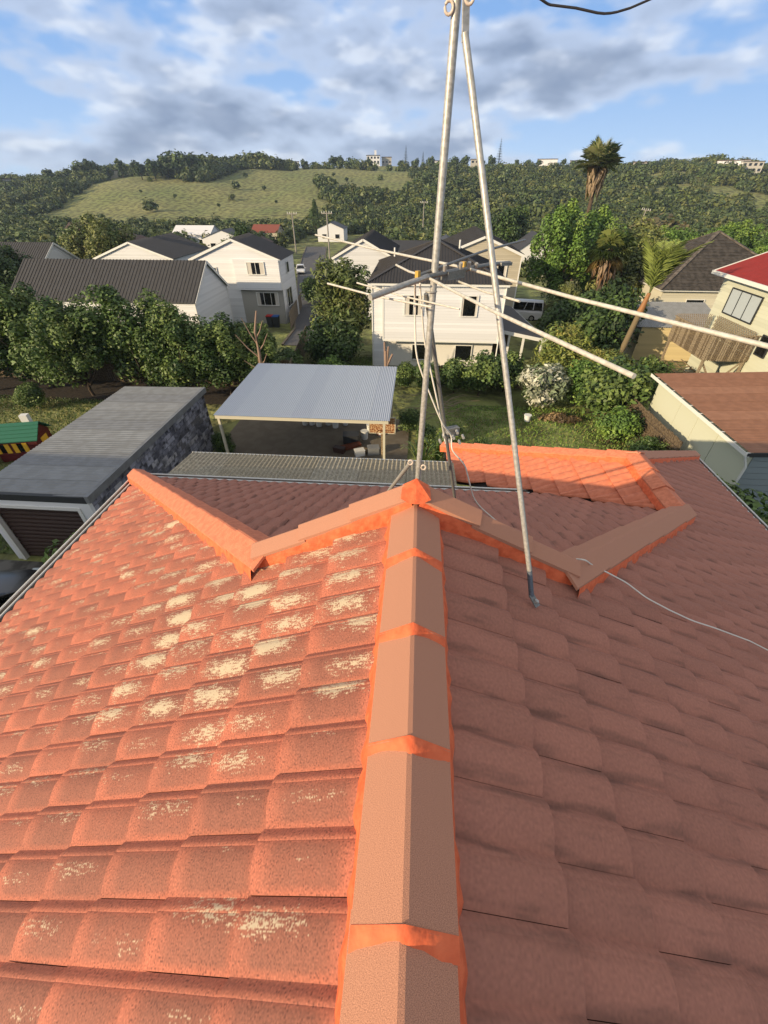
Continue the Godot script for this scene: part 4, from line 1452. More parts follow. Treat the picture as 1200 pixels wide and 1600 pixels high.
func build_right_house():
	# dark tiled house among the trees
	var R = RIDGE
	var t = thing("dark_tiled_house", Vector3(27.0, ground_y(0, -47.0), -47.0), "cream house with a dark weathered tile roof in front of the big hedge", "house")
	var o = -t.position
	var core = Geo.new()
	core.box(Vector3(21.6, R - 10.6, -54.0) + o, Vector3(33.0, R - 6.2, -43.0) + o)
	part("wall", core, M.cream_wall, t)
	var q = Geo.new()
	boards(q, Vector3(21.6, 0, -43.0) + o, Vector3(33.0, 0, -43.0) + o, R - 10.6 + o.y, R - 6.2 + o.y, 0.18)
	boards(q, Vector3(21.6, 0, -54.0) + o, Vector3(21.6, 0, -43.0) + o, R - 10.6 + o.y, R - 6.2 + o.y, 0.18)
	part("weatherboards", q, M.cream_wall, t).set_meta("kind", "stuff")
	window(t, Vector3(24.6, R - 7.3, -42.97) + o, 1.5, 0.7, Vector3(0, 0, 1), 1)
	var fq = Geo.new()
	fq.box(Vector3(21.2, R - 6.25, -54.3) + o, Vector3(33.4, R - 6.1, -42.6) + o)
	part("fascia", fq, M.white_paint, t)
	# roof in stepped courses of tiles
	var cl = Geo.new()
	var eave = R - 6.08
	var top = R - 2.3
	var n = 19
	for k in n:
		var u0 = float(k) / n
		var u1 = (k + 1.0) / n
		var h = 6.1
		var y0 = lerpf(eave, top, u0) + 0.05
		var y1 = lerpf(eave, top, u1)
		var a0 = [21.0 + h * u0, 33.6 - h * u0, -54.5 + 5.95 * u0, -42.4 - 5.95 * u0]
		var a1 = [21.0 + h * u1, 33.6 - h * u1, -54.5 + 5.95 * u1, -42.4 - 5.95 * u1]
		var p = [Vector3(a0[0], y0, a0[3]), Vector3(a0[1], y0, a0[3]), Vector3(a0[1], y0, a0[2]), Vector3(a0[0], y0, a0[2])]
		var r = [Vector3(a1[0], y1, a1[3]), Vector3(a1[1], y1, a1[3]), Vector3(a1[1], y1, a1[2]), Vector3(a1[0], y1, a1[2])]
		for j in 4:
			var l = (j + 1) % 4
			cl.quad(p[j] + o, p[l] + o, r[l] + o, r[j] + o)
			cl.quad(p[l] + o, p[j] + o, p[j] + o - Vector3.UP * 0.05, p[l] + o - Vector3.UP * 0.05)
	var ro = part("roof", cl, M.old_tile, t)
	var cp = Geo.new()
	for e in [Vector3(21.0, eave, -42.4), Vector3(33.6, eave, -42.4), Vector3(33.6, eave, -54.5), Vector3(21.0, eave, -54.5)]:
		cp.bar(e + o + Vector3.UP * 0.06, Vector3(27.3, top + 0.06, -48.4) + o, 0.3, 0.1)
	part("ridge_capping", cp, M.old_tile_b, ro)
	# corrugated shed below it
	var s = thing("corrugated_shed", Vector3(19.3, ground_y(0, -35.5), -35.5), "cream board shed with a grey corrugated roof beside the feathery palm", "shed")
	var so = -s.position
	for k in 6:
		var rq = Geo.new()
		corrugated(rq, Vector3(16.2 + k * 1.05, R - 7.1, -34.0) + so, Vector3(1.07, 0, 0), Vector3(-0.2, 1.0, -3.6), 0.13, 0.03, 6)
		part("roof_sheet", rq, M.steel_grey_b, s)
	var sw = Geo.new()
	sw.box(Vector3(16.6, R - 9.9, -37.4) + so, Vector3(22.2, R - 7.1, -34.15) + so)
	part("wall", sw, M.cream_wall, s)
	var sbd = Geo.new()
	boards(sbd, Vector3(16.6, 0, -34.15) + so, Vector3(22.2, 0, -34.15) + so, R - 9.9 + so.y, R - 7.15 + so.y, 0.2)
	part("weatherboards", sbd, M.yellow_boards, s).set_meta("kind", "stuff")
	# the house on the right with its red roof and deck
	var h = thing("red_roofed_house", Vector3(22.0, ground_y(0, -28.0), -28.0), "cream house with a red iron roof, a three-pane window and a slatted timber deck", "house")
	var ho = -h.position
	var hc = Geo.new()
	hc.box(Vector3(18.5, R - 9.8, -30.2) + ho, Vector3(27.0, R - 3.15, -21.0) + ho)
	part("wall", hc, M.cream_wall, h)
	var hb = Geo.new()
	boards(hb, Vector3(18.5, 0, -30.2) + ho, Vector3(18.5, 0, -21.0) + ho, R - 9.8 + ho.y, R - 3.15 + ho.y, 0.19)
	part("weatherboards", hb, M.pale_green, h).set_meta("kind", "stuff")
	window(h, Vector3(18.47, R - 4.25, -27.55) + ho, 2.7, 1.25, Vector3(-1, 0, 0), 3, M.steel_dark, M.pale_glass)
	window(h, Vector3(18.47, R - 5.6, -24.4) + ho, 0.7, 0.9, Vector3(-1, 0, 0), 1, M.steel_dark)
	for k in 8:
		var rq = Geo.new()
		corrugated(rq, Vector3(17.95, R - 2.95, -21.0 - k * 1.2) + ho, Vector3(0, 0, -1.22), Vector3(5.0, 1.9, 0), 0.12, 0.025, 6)
		part("roof_sheet", rq, M.red_iron, h)
	var rs = Geo.new()
	roof_slab(rs, Vector3(22.95, R - 1.07, -30.7) + ho, Vector3(22.95, R - 1.07, -21.0) + ho, Vector3(27.9, R - 2.95, -21.0) + ho, Vector3(27.9, R - 2.95, -30.7) + ho, 0.05)
	part("far_roof", rs, M.red_iron, h)
	var hf = Geo.new()
	hf.box(Vector3(17.84, R - 3.12, -30.7) + ho, Vector3(17.94, R - 2.93, -20.9) + ho)
	hf.bar(Vector3(17.9, R - 3.03, -30.66) + ho, Vector3(22.95, R - 1.13, -30.66) + ho, 0.04, 0.2)
	part("fascia", hf, M.white_paint, h)
	var es = Geo.new()
	es.box(Vector3(17.94, R - 3.14, -30.6) + ho, Vector3(18.6, R - 3.1, -21.0) + ho)
	part("soffit", es, M.white_paint, h)
	# deck
	var dk = Node3D.new()
	dk.name = "deck"
	h.add_child(dk)
	var dx = 16.05
	var dz = -25.0
	var dzf = -29.3
	var dy = R - 6.35
	var ft = Geo.new()
	ft.box(Vector3(dx, dy - 0.2, dzf) + ho, Vector3(18.45, dy, dz) + ho)
	part("floor", ft, M.deck_timber, dk)
	var tops = R - 5.25
	var x = dx
	while x < 18.45:
		rail_slat(dk, Vector3(x, dy - 0.25, dz + 0.03) + ho, tops - dy + 0.25, Vector3(0.075, 0, 0.022))
		x += 0.12
	var z = dz
	while z > dzf:
		rail_slat(dk, Vector3(dx - 0.03, dy - 0.25, z) + ho, tops - dy + 0.25, Vector3(0.022, 0, 0.075))
		z -= 0.12
	var rl = Geo.new()
	rl.box(Vector3(dx - 0.09, tops, dz - 0.02) + ho, Vector3(18.45, tops + 0.045, dz + 0.09) + ho)
	rl.box(Vector3(dx - 0.09, tops, dzf) + ho, Vector3(dx + 0.02, tops + 0.045, dz - 0.02) + ho)
	part("handrail", rl, M.deck_timber, dk)
	for p in [Vector2(dx + 0.1, dz - 0.1), Vector2(18.3, dz - 0.1), Vector2(dx + 0.1, dzf + 0.1)]:
		var pq = Geo.new()
		pq.box(Vector3(p.x - 0.06, R - 9.8, p.y - 0.06) + ho, Vector3(p.x + 0.06, dy - 0.2, p.y + 0.06) + ho)
		part("post", pq, M.deck_timber, dk)
	var br = Geo.new()
	br.bar(Vector3(dx + 0.1, R - 9.3, dz - 0.1) + ho, Vector3(18.2, dy - 0.35, dz - 0.1) + ho, 0.04, 0.1)
	br.bar(Vector3(dx + 0.1, dy - 0.35, dz - 0.15) + ho, Vector3(18.2, R - 9.3, dz - 0.15) + ho, 0.04, 0.1)
	part("brace", br, M.deck_timber, dk)
	# lattice screen on the far side of the deck
	var la = Geo.new()
	for k in 22:
		var u = k * 0.22
		for sg in [-1.0, 1.0]:
			var p0 = Vector2(u - 1.1, 0.0)
			var p1 = Vector2(u, 1.1)
			if sg < 0: p0.y = 1.1; p1.y = 0.0
			var c0 = clampf(p0.x, 0.0, 3.9)
			var c1 = clampf(p1.x, 0.0, 3.9)
			if c1 - c0 < 0.05: continue
			var y0 = lerpf(p0.y, p1.y, (c0 - p0.x) / 1.1)
			var y1 = lerpf(p0.y, p1.y, (c1 - p0.x) / 1.1)
			la.bar(Vector3(18.3 + (sg * 0.012), dy + y0 + 0.15, dz - 0.15 - c0) + ho, Vector3(18.3 + (sg * 0.012), dy + y1 + 0.15, dz - 0.15 - c1) + ho, 0.012, 0.04)
			la.bar(Vector3(dx + c0 * 0.56, dy + y0 + 0.15, dzf + 0.02 + sg * 0.012) + ho, Vector3(dx + c1 * 0.56, dy + y1 + 0.15, dzf + 0.02 + sg * 0.012) + ho, 0.04, 0.012)
	part("lattice", la, M.deck_timber, dk)
	# a timber lattice lying over the bank below the deck
	var tl = thing("timber_trellis", V(17.2, -9.0, -29.5), "grey timber trellis grid lying on the bank below the deck", "trellis")
	for k in 7:
		var a = Geo.new()
		a.bar(Vector3(-1.9, 0.1 + k * 0.03, 1.3 - k * 0.44), Vector3(1.9, 0.42 + k * 0.03, 1.5 - k * 0.44), 0.07, 0.03)
		part("slat", a, M.pale_timber, tl)
		var b = Geo.new()
		b.bar(Vector3(-1.8 + k * 0.6, 0.15 + k * 0.05, 1.5), Vector3(-1.8 + k * 0.6, 0.36 + k * 0.05, -1.4), 0.07, 0.03)
		part("slat", b, M.pale_timber, tl)

func rail_slat(dk: Node3D, at: Vector3, h: float, w: Vector3):
	var key = "slat%.2f" % w.x
	if not block_meshes.has(key):
		var q = Geo.new()
		q.box(Vector3(-w.x * 0.5, 0, -w.z * 0.5), Vector3(w.x * 0.5, h, w.z * 0.5))
		block_meshes[key] = q.mesh()
	part("rail_slat", block_meshes[key], M.deck_timber if rng.randf() < 0.6 else M.grey_timber, dk).position = at

func paling_fence(called: String, label: String, a: Vector2, b: Vector2, h: float, m: Material, gap := 0.012):
	var mid = (a + b) * 0.5
	var t = thing(called, Vector3(mid.x, ground_y(mid.x, mid.y), mid.y), label, "fence")
	var q = Geo.new()
	var n = int(a.distance_to(b) / 0.15)
	var dir = (b - a).normalized()
	var turn = Basis(Vector3(dir.x, 0, dir.y), Vector3.UP, Vector3(-dir.y, 0, dir.x))
	for k in n:
		var p = a + dir * (k * 0.15)
		var y = ground_y(p.x, p.y)
		var hh = h + rng.randf_range(-0.03, 0.03)
		var at = Vector3(p.x, y, p.y) - t.position
		q.obox(Transform3D(turn.rotated(Vector3.UP, rng.randf_range(-0.03, 0.03)), at), Vector3(0, -0.1, -0.01), Vector3(0.15 - gap, hh, 0.012))
	part("palings", q, m, t).set_meta("kind", "stuff")
	var r = Geo.new()
	for e in [0.35, h - 0.35]:
		var p0 = Vector3(a.x, ground_y(a.x, a.y) + e, a.y) - t.position
		var p1 = Vector3(b.x, ground_y(b.x, b.y) + e, b.y) - t.position
		var off = Vector3(dir.y, 0, -dir.x) * 0.045
		r.bar(p0 + off, p1 + off, 0.05, 0.09)
	part("rail", r, m, t)

func build_fences():
	paling_fence("paling_fence", "weathered timber paling fence behind the row of trees", Vector2(-34.0, -25.6), Vector2(-7.6, -24.8), 1.75, M.fence_timber)
	paling_fence("paling_fence", "old timber paling fence beside the cream garage", Vector2(10.7, -15.6), Vector2(10.5, -22.5), 1.6, M.fence_timber)
	paling_fence("paling_fence", "pale timber fence along the near end of the right of way", Vector2(-7.6, -24.8), Vector2(-9.3, -36.5), 1.6, M.fence_grey)
	paling_fence("paling_fence", "pale solid fence between the tall gabled house and the road", Vector2(-12.2, -42.0), Vector2(-14.2, -55.0), 1.6, M.fence_grey, 0.0)
	paling_fence("paling_fence", "dark timber fence at the end of the lawn beside the hedge shrubs", Vector2(0.5, -26.2), Vector2(10.0, -26.2), 1.3, M.fence_timber)
	paling_fence("paling_fence", "pale fence beside the white van", Vector2(12.6, -38.0), Vector2(13.6, -52.0), 1.6, M.fence_grey)

# ---------------------------------------------------------------- plants
var crowns := {}

func leaf(q: Geo, at: Vector3, nn: Vector3, size: float, r: RandomNumberGenerator, long := 1.5):
	var a = nn.cross(Vector3(r.randf() - 0.5, r.randf() - 0.5, r.randf() - 0.5)).normalized()
	var b = nn.cross(a).normalized()
	var l = a * size * long * 0.5
	var w = b * size * 0.5
	var bend = nn * size * 0.18
	q.quad(at - l - bend, at + w * r.randf_range(0.7, 1.1), at + l - bend, at - w * r.randf_range(0.7, 1.1))

# a crown of single leaves spread through overlapping clumps
func foliage(key: String, count: int, clumps: int, r: Vector3, size: float, tones: Array, sd: int, clump := 0.42, long := 1.5, droop := 0.0) -> ArrayMesh:
	if crowns.has(key): return crowns[key]
	var rr = RandomNumberGenerator.new()
	rr.seed = sd
	var q = Geo.new()
	q.colored = true
	var cs = []
	for k in clumps:
		var d = Vector3(rr.randfn(), rr.randfn(), rr.randfn()).normalized()
		var far = pow(rr.randf(), 0.45) * (1.0 - clump * 0.8)
		var rad = clump * rr.randf_range(0.65, 1.2)
		var tone: Color = tones[rr.randi() % tones.size()]
		cs.append([d * far, rad, tone])
	for k in count:
		var c: Array = cs[rr.randi() % clumps]
		var d = Vector3(rr.randfn(), rr.randfn() + 0.25, rr.randfn()).normalized()
		var p: Vector3 = c[0] + d * c[1] * pow(rr.randf(), 0.28)
		var nn = (d * 0.9 + Vector3(rr.randfn(), rr.randfn(), rr.randfn()) * 0.45 + Vector3.UP * 0.35 - Vector3.UP * droop).normalized()
		q.tint = c[2] * rr.randf_range(0.65, 1.4)
		leaf(q, p * r, nn, size * rr.randf_range(0.6, 1.35), rr, long)
	crowns[key] = q.mesh()
	return crowns[key]

# a tapered trunk with limbs reaching into a crown of half-size r centred at height c
func trunk_mesh(key: String, c: float, r: Vector3, radius: float, sd: int, limbs := 6, fork := 0.45) -> ArrayMesh:
	if crowns.has(key): return crowns[key]
	var rr = RandomNumberGenerator.new()
	rr.seed = sd
	var q = Geo.new()
	var f = c * fork
	q.tube([Vector3(0, -0.25, 0), Vector3(rr.randf_range(-0.1, 0.1), f * 0.5, rr.randf_range(-0.1, 0.1)), Vector3(0, f, 0), Vector3(rr.randf_range(-0.2, 0.2), c + r.y * 0.4, rr.randf_range(-0.2, 0.2))], radius, 9, 0.3)
	for k in limbs:
		var a = TAU * k / limbs + rr.randf_range(-0.4, 0.4)
		var e = Vector3(cos(a) * r.x * 0.7, c + rr.randf_range(-0.35, 0.55) * r.y, sin(a) * r.z * 0.7)
		var s = Vector3(0, f * rr.randf_range(0.7, 1.1), 0)
		var m = s.lerp(e, 0.5) + Vector3(0, -0.15 * r.y * rr.randf(), 0)
		q.tube([s, m, e], radius * 0.5, 7, 0.25)
	crowns[key] = q.mesh()
	return crowns[key]

func tree(called: String, label: String, at: Vector2, height: float, kind: Dictionary, group := "", wide := 1.0, turn := -1.0) -> Node3D:
	var t = thing(called, Vector3(at.x, ground_y(at.x, at.y), at.y), label, kind.get("category", "tree"), group, turn if turn >= 0.0 else rng.randf() * TAU)
	var v: int = rng.randi() % int(kind.get("variants", 2))
	var key = "%s%d" % [kind.key, v]
	var r: Vector3 = kind.r
	var c: float = kind.c
	var full = c + r.y
	var s = height / full
	t.scale = Vector3(s * wide, s, s * wide)
	if kind.get("trunk", 0.1) > 0.0:
		part("trunk" if called.ends_with("tree") else "stem", trunk_mesh(key + "t", c, r, kind.get("trunk", 0.1), 100 + v, kind.get("limbs", 6), kind.get("fork", 0.45)), kind.get("bark", M.bark), t)
	var o = part("crown" if called.ends_with("tree") else "foliage", foliage(key, kind.n, kind.clumps, r, kind.leaf, kind.tones, 500 + v * 7 + kind.n, kind.get("clump", 0.42), kind.get("long", 1.5), kind.get("droop", 0.0)), M.leaf, t)
	o.position = Vector3(0, c, 0)
	return t

var K := {}
func plant_kinds():
	var dark = [Color(0.029, 0.058, 0.014), Color(0.043, 0.081, 0.019), Color(0.064, 0.109, 0.023)]
	var glossy = [Color(0.046, 0.087, 0.020), Color(0.080, 0.131, 0.029), Color(0.123, 0.174, 0.041)]
	var light = [Color(0.109, 0.196, 0.032), Color(0.160, 0.246, 0.043), Color(0.087, 0.160, 0.032)]
	var olive = [Color(0.116, 0.145, 0.041), Color(0.160, 0.174, 0.051), Color(0.087, 0.123, 0.036)]
	K.hedge = {key = "hedge", n = 16000, clumps = 64, r = Vector3(2.35, 2.95, 2.0), c = 3.05, leaf = 0.115, tones = glossy, trunk = 0.11, limbs = 7, variants = 3, clump = 0.27, fork = 0.3}
	K.light = {key = "light", n = 14000, clumps = 70, r = Vector3(3.0, 4.2, 3.0), c = 5.2, leaf = 0.16, tones = light, trunk = 0.2, variants = 2, clump = 0.25}
	K.olive = {key = "olive", n = 11000, clumps = 50, r = Vector3(2.4, 2.6, 2.4), c = 3.0, leaf = 0.115, tones = olive, trunk = 0.13, variants = 2, clump = 0.28, long = 2.0}
	K.dark = {key = "dark", n = 8000, clumps = 44, r = Vector3(2.4, 2.8, 2.4), c = 3.1, leaf = 0.15, tones = dark, trunk = 0.15, variants = 2, clump = 0.3}
	K.feathery = {key = "feathery", n = 6000, clumps = 30, r = Vector3(1.7, 2.9, 1.7), c = 3.2, leaf = 0.11, tones = olive, trunk = 0.12, variants = 1, clump = 0.36, long = 3.0}
	K.shrub = {key = "shrub", n = 5200, clumps = 34, r = Vector3(1.0, 0.85, 1.0), c = 0.9, leaf = 0.082, tones = glossy, trunk = 0.04, variants = 2, category = "shrub", fork = 0.2}
	K.shrub_dark = {key = "shrubd", n = 5200, clumps = 34, r = Vector3(1.0, 0.95, 1.0), c = 0.95, leaf = 0.088, tones = dark, trunk = 0.04, variants = 2, category = "shrub", fork = 0.2}
	K.shrub_light = {key = "shrubl", n = 5200, clumps = 34, r = Vector3(1.0, 0.9, 1.0), c = 0.9, leaf = 0.082, tones = light, trunk = 0.04, variants = 2, category = "shrub", fork = 0.2}
	K.shrub_grey = {key = "shrubg", n = 3800, clumps = 26, r = Vector3(1.0, 0.95, 1.0), c = 0.95, leaf = 0.085, tones = [Color(0.145, 0.181, 0.102), Color(0.232, 0.254, 0.174), Color(0.435, 0.435, 0.348), Color(0.102, 0.145, 0.058)], trunk = 0.04, variants = 1, category = "shrub", fork = 0.2, long = 2.0}
	K.shrub_gold = {key = "shrubo", n = 8000, clumps = 44, r = Vector3(1.0, 1.0, 1.0), c = 1.0, leaf = 0.042, tones = [Color(0.189, 0.217, 0.043), Color(0.246, 0.232, 0.051), Color(0.123, 0.167, 0.036)], trunk = 0.03, variants = 1, category = "shrub", fork = 0.2, long = 3.0}
	K.far = {key = "far", n = 700, clumps = 18, r = Vector3(2.6, 2.6, 2.6), c = 3.2, leaf = 0.55, tones = [Color(0.032, 0.058, 0.019), Color(0.052, 0.084, 0.025), Color(0.072, 0.107, 0.029)], trunk = 0.2, variants = 3, limbs = 4}
	K.far_light = {key = "farl", n = 900, clumps = 20, r = Vector3(2.6, 2.8, 2.6), c = 3.2, leaf = 0.5, tones = [Color(0.080, 0.131, 0.032), Color(0.109, 0.160, 0.041), Color(0.061, 0.104, 0.029)], trunk = 0.2, variants = 3, limbs = 4}
	K.far_brown = {key = "farb", n = 900, clumps = 20, r = Vector3(3.0, 2.2, 2.6), c = 2.8, leaf = 0.45, tones = [Color(0.145, 0.123, 0.058), Color(0.116, 0.102, 0.051), Color(0.080, 0.087, 0.036)], trunk = 0.2, variants = 1, limbs = 4}

func build_gardens():
	plant_kinds()
	# the row of trees along the fence on the left
	var row = [[-28.5, -23.9, 6.4], [-25.4, -22.7, 5.8], [-22.3, -23.5, 6.3], [-18.9, -22.4, 5.7], [-16.0, -23.4, 6.2], [-13.2, -22.5, 5.6], [-10.9, -23.2, 4.8]]
	var places = ["seventh", "sixth", "fifth", "fourth", "third", "second", "first"]
	for e in row: tree("broadleaf_tree", "glossy dark green tree, %s in the fence row counting from the bare pruned trunk" % places[row.find(e)], Vector2(e[0], e[1]), e[2], K.hedge, "row of trees along the fence", rng.randf_range(0.95, 1.3))
	tree("broadleaf_tree", "shorter leafy tree at the end of the row, beside the bare pruned trunk", Vector2(-8.9, -23.6), 4.3, K.hedge)
	dead_tree()
	tree("flowering_shrub", "green shrub with a few red flowers below the tall gabled house", Vector2(-8.4, -26.6), 2.1, K.shrub)
	tree("garden_shrub", "small leafy shrub on the left lawn before the trees", Vector2(-20.6, -20.0), 1.5, K.shrub)
	tree("garden_shrub", "leafy shrub between the block garage and the tiled roof's gutter", Vector2(-8.4, -7.6), 2.6, K.shrub)
	tree("garden_shrub", "low shrub by the foot of the roller door", Vector2(-9.0, -8.4), 1.9, K.shrub_dark)
	tree("garden_shrub", "weeds growing between the block wall and the carport", Vector2(-8.35, -15.8), 1.2, K.shrub_dark)
	tree("garden_shrub", "scrubby weeds at the foot of the stained block wall", Vector2(-8.3, -13.3), 0.9, K.shrub)
	# by the road and the white house
	tree("feathery_tree", "soft olive-green tree standing at the left corner of the white hipped house", Vector2(-5.6, -33.2), 7.4, K.feathery, "", 1.25)
	for e in [[-6.6, -30.2, 3.4], [-5.2, -29.4, 3.2], [-8.4, -28.2, 1.7], [-6.1, -32.5, 3.6], [-7.6, -33.8, 1.6]]:
		tree("dark_hedge_shrub", "dense dark shrub between the road and the white hipped house", Vector2(e[0], e[1]), e[2], K.shrub_dark, "dark shrubs beside the road")
	tree("garden_shrub", "bright green young shrub on the grass behind the carport", Vector2(-5.2, -25.8), 1.9, K.shrub_light)
	tree("garden_shrub", "small bright shrub at the carport's far edge", Vector2(-3.9, -24.6), 1.6, K.shrub_light)
	stump()
	# shrubs along the back of the lawn on the right
	for e in [[0.8, -24.9, 1.9], [2.4, -25.0, 2.1], [3.9, -24.6, 2.7], [5.3, -25.4, 2.5], [-0.6, -25.6, 1.6]]:
		tree("hedge_shrub", "leafy shrub in the hedge below the white house's lower windows", Vector2(e[0], e[1]), e[2], K.shrub, "hedge below the white house")
	tree("silvery_shrub", "rounded silvery grey-green shrub at the back of the lawn", Vector2(6.9, -22.9), 2.7, K.shrub_grey, "", 1.15)
	tree("garden_shrub", "green shrub with a twiggy top right of the silvery shrub", Vector2(9.2, -23.2), 2.6, K.shrub_light)
	tree("golden_shrub", "tall yellow-green shrub behind the silvery shrub", Vector2(8.7, -26.6), 4.0, K.shrub_gold)
	tree("golden_shrub", "yellow-green bamboo-like shrub at the foot of the feathery palm", Vector2(11.0, -25.6), 2.9, K.shrub_gold, "", 1.2)
	tree("garden_shrub", "broad green shrub behind the old paling fence", Vector2(10.0, -21.3), 3.3, K.shrub, "", 1.1)
	tree("garden_shrub", "bright leafy shrub in front of the old paling fence", Vector2(9.3, -18.4), 1.9, K.shrub_light)
	tree("garden_shrub", "low leafy plant at the far corner of the wing roof", Vector2(9.9, -16.2), 1.5, K.shrub)
	tree("garden_shrub", "dark purple-leaved shrub against the old paling fence", Vector2(10.25, -18.9), 1.5, K.shrub_dark)
	tree("garden_shrub", "leafy shrub between the tiled roof's right gutter and the cream garage", Vector2(9.9, -11.2), 2.3, K.shrub, "", 1.5)
	tree("garden_shrub", "green shrub behind the trellis on the bank", Vector2(13.6, -25.0), 2.4, K.shrub)
	for e in [[12.6, -31.5, 4.6], [14.4, -34.0, 4.8], [11.4, -36.0, 4.2], [15.8, -39.0, 5.2]]:
		tree("dark_hedge_shrub", "dark evergreen shrub between the pale fence and the corrugated shed", Vector2(e[0], e[1]), e[2], K.shrub_dark, "evergreen shrubs by the pale fence")
	for e in [[0.6, -17.3, 1.2], [2.0, -18.0, 0.9], [3.1, -17.0, 0.8], [-0.2, -18.8, 1.3], [6.0, -16.4, 0.7], [7.4, -15.7, 0.9]]:
		tree("border_plant", "low leafy plant in the border behind the wing roof", Vector2(e[0], e[1]), e[2], K.shrub, "border plants behind the wing roof")
	strap_plant(Vector2(0.4, -15.2), 1.5, "clump of long strap leaves beside the basketball post")
	strap_plant(Vector2(1.1, -16.0), 1.3, "clump of strap leaves behind the rear pole's cable clamp")
	twig_heap(Vector2(1.0, -20.4))
	leaf_heap(Vector2(7.6, -20.8))
	# trees on the right
	tree("light_green_tree", "tall light green tree left of the palms", Vector2(14.6, -52.5), 11.0, K.light)
	tree("light_green_tree", "leafy tree with bare inner branches behind the fan palm", Vector2(19.0, -56.0), 10.6, K.light)
	tree("olive_tree", "olive-green tree around the shaggy fan palm", Vector2(20.5, -49.0), 8.8, K.olive)
	tree("olive_tree", "grey-green willow-like tree above the dark tiled roof", Vector2(24.5, -60.0), 9.6, K.olive, "", 1.2)
	tree("olive_tree", "rounded tree at the near side of the fan palm", Vector2(13.4, -43.0), 4.6, K.olive)
	for e in [[33.0, -72.0, 8.6], [37.5, -75.5, 9.0], [42.0, -73.0, 9.1], [46.5, -76.0, 9.4], [51.0, -73.5, 9.0], [36.0, -68.0, 7.4], [41.0, -67.0, 7.2], [46.0, -68.0, 7.4], [51.5, -68.0, 7.4], [56.0, -74.0, 9.4], [30.0, -69.0, 7.2]]:
		tree("hedge_tree", "tree in the big clipped-looking green mass behind the dark tiled roof", Vector2(e[0], e[1]), e[2], K.light, "big green tree mass on the right", 1.25)
	tree("dark_tree", "dense dark tree standing alone beside the right mast pole", Vector2(19.2, -110.0), 11.5, K.dark, "", 1.25)
	tree("dark_tree", "tall narrow dark conifer at the foot of the pasture", Vector2(-36.0, -170.0), 11.0, K.dark, "", 0.45)
	tree("brown_tree", "rusty brown-green tree behind the leaning power pole", Vector2(58.0, -128.0), 9.0, K.far_brown, "", 1.6)
	# left middle ground
	tree("dark_tree", "dark tree at the left edge above the row of trees", Vector2(-37.0, -38.0), 6.6, K.dark, "", 1.2)
	tree("dark_tree", "dark tree in front of the small grey-roofed house", Vector2(-43.5, -47.0), 7.0, K.dark, "", 1.3)
	tree("olive_tree", "drooping olive tree left of the white gabled houses", Vector2(-41.0, -62.0), 9.5, K.olive, "", 1.1)
	tree("olive_tree", "feathery olive tree behind the long corrugated roof", Vector2(-49.5, -70.0), 10.0, K.olive)
	tree("dark_tree", "dark tree between the tall gabled house and the road", Vector2(-18.4, -61.0), 6.2, K.dark)
	tree("dark_tree", "dark tree behind the tall gabled house's roof", Vector2(-28.5, -78.0), 8.4, K.dark, "", 1.2)
	tree("dark_hedge_shrub", "clipped dark shrub at the kerb beside the tall gabled house", Vector2(-13.6, -57.5), 3.0, K.shrub_dark)
	tree("dark_tree", "dark tree on the far side of the road behind the pale gabled house", Vector2(-9.6, -64.0), 5.2, K.dark)
	palms()
	small_things()

func dead_tree():
	var t = thing("bare_trunk", Vector3(-8.3, ground_y(0, -22.0), -22.0), "bare pruned trunk with pale broken branches before the fence", "tree")
	var q = Geo.new()
	q.tube([Vector3(0.1, -0.2, 0), Vector3(-0.05, 1.6, 0), Vector3(0.05, 2.9, 0.1), Vector3(0.0, 3.9, 0.05), Vector3(0.25, 4.9, 0)], 0.13, 8, 0.3)
	part("trunk", q, M.pale_bark, t)
	for e in [[2.6, -1.0, 3.8], [2.9, 0.7, 3.9], [3.3, -0.5, 4.6], [2.2, 0.5, 2.9], [3.6, 0.55, 4.5], [2.0, -0.8, 2.5]]:
		var b = Geo.new()
		b.tube([Vector3(0, e[0], 0), Vector3(e[1] * 0.5, (e[0] + e[2]) * 0.5 - 0.1, 0.1), Vector3(e[1], e[2], 0.2)], 0.045, 6, 0.3)
		part("branch", b, M.pale_bark, t)
	for k in 14:
		var s = Geo.new()
		var a = rng.randf() * TAU
		var y = rng.randf_range(1.6, 3.0)
		s.tube([Vector3(0, y, 0), Vector3(cos(a) * 0.14, y - 0.25, sin(a) * 0.14), Vector3(cos(a) * 0.16, y - 0.9, sin(a) * 0.16)], 0.018, 4, 0.3)
		part("hanging_twig", s, M.dry_straw, t)

func stump():
	var t = thing("pruned_stump", Vector3(-1.5, ground_y(0, -21.0), -21.0), "pruned forked pinkish stump rising behind the carport roof", "tree")
	var q = Geo.new()
	q.tube([Vector3(0, -0.2, 0), Vector3(0.0, 2.2, 0), Vector3(-0.02, 3.35, 0)], 0.12, 8, 0.6)
	part("trunk", q, M.pale_bark, t)
	for e in [[0.32, 3.2], [-0.08, 3.75], [0.12, 3.55]]:
		var b = Geo.new()
		b.tube([Vector3(0, 2.5, 0), Vector3(e[0] * 0.5, 2.85, 0), Vector3(e[0], e[1], 0)], 0.07, 7, 0.7)
		part("cut_branch", b, M.pale_bark, t)

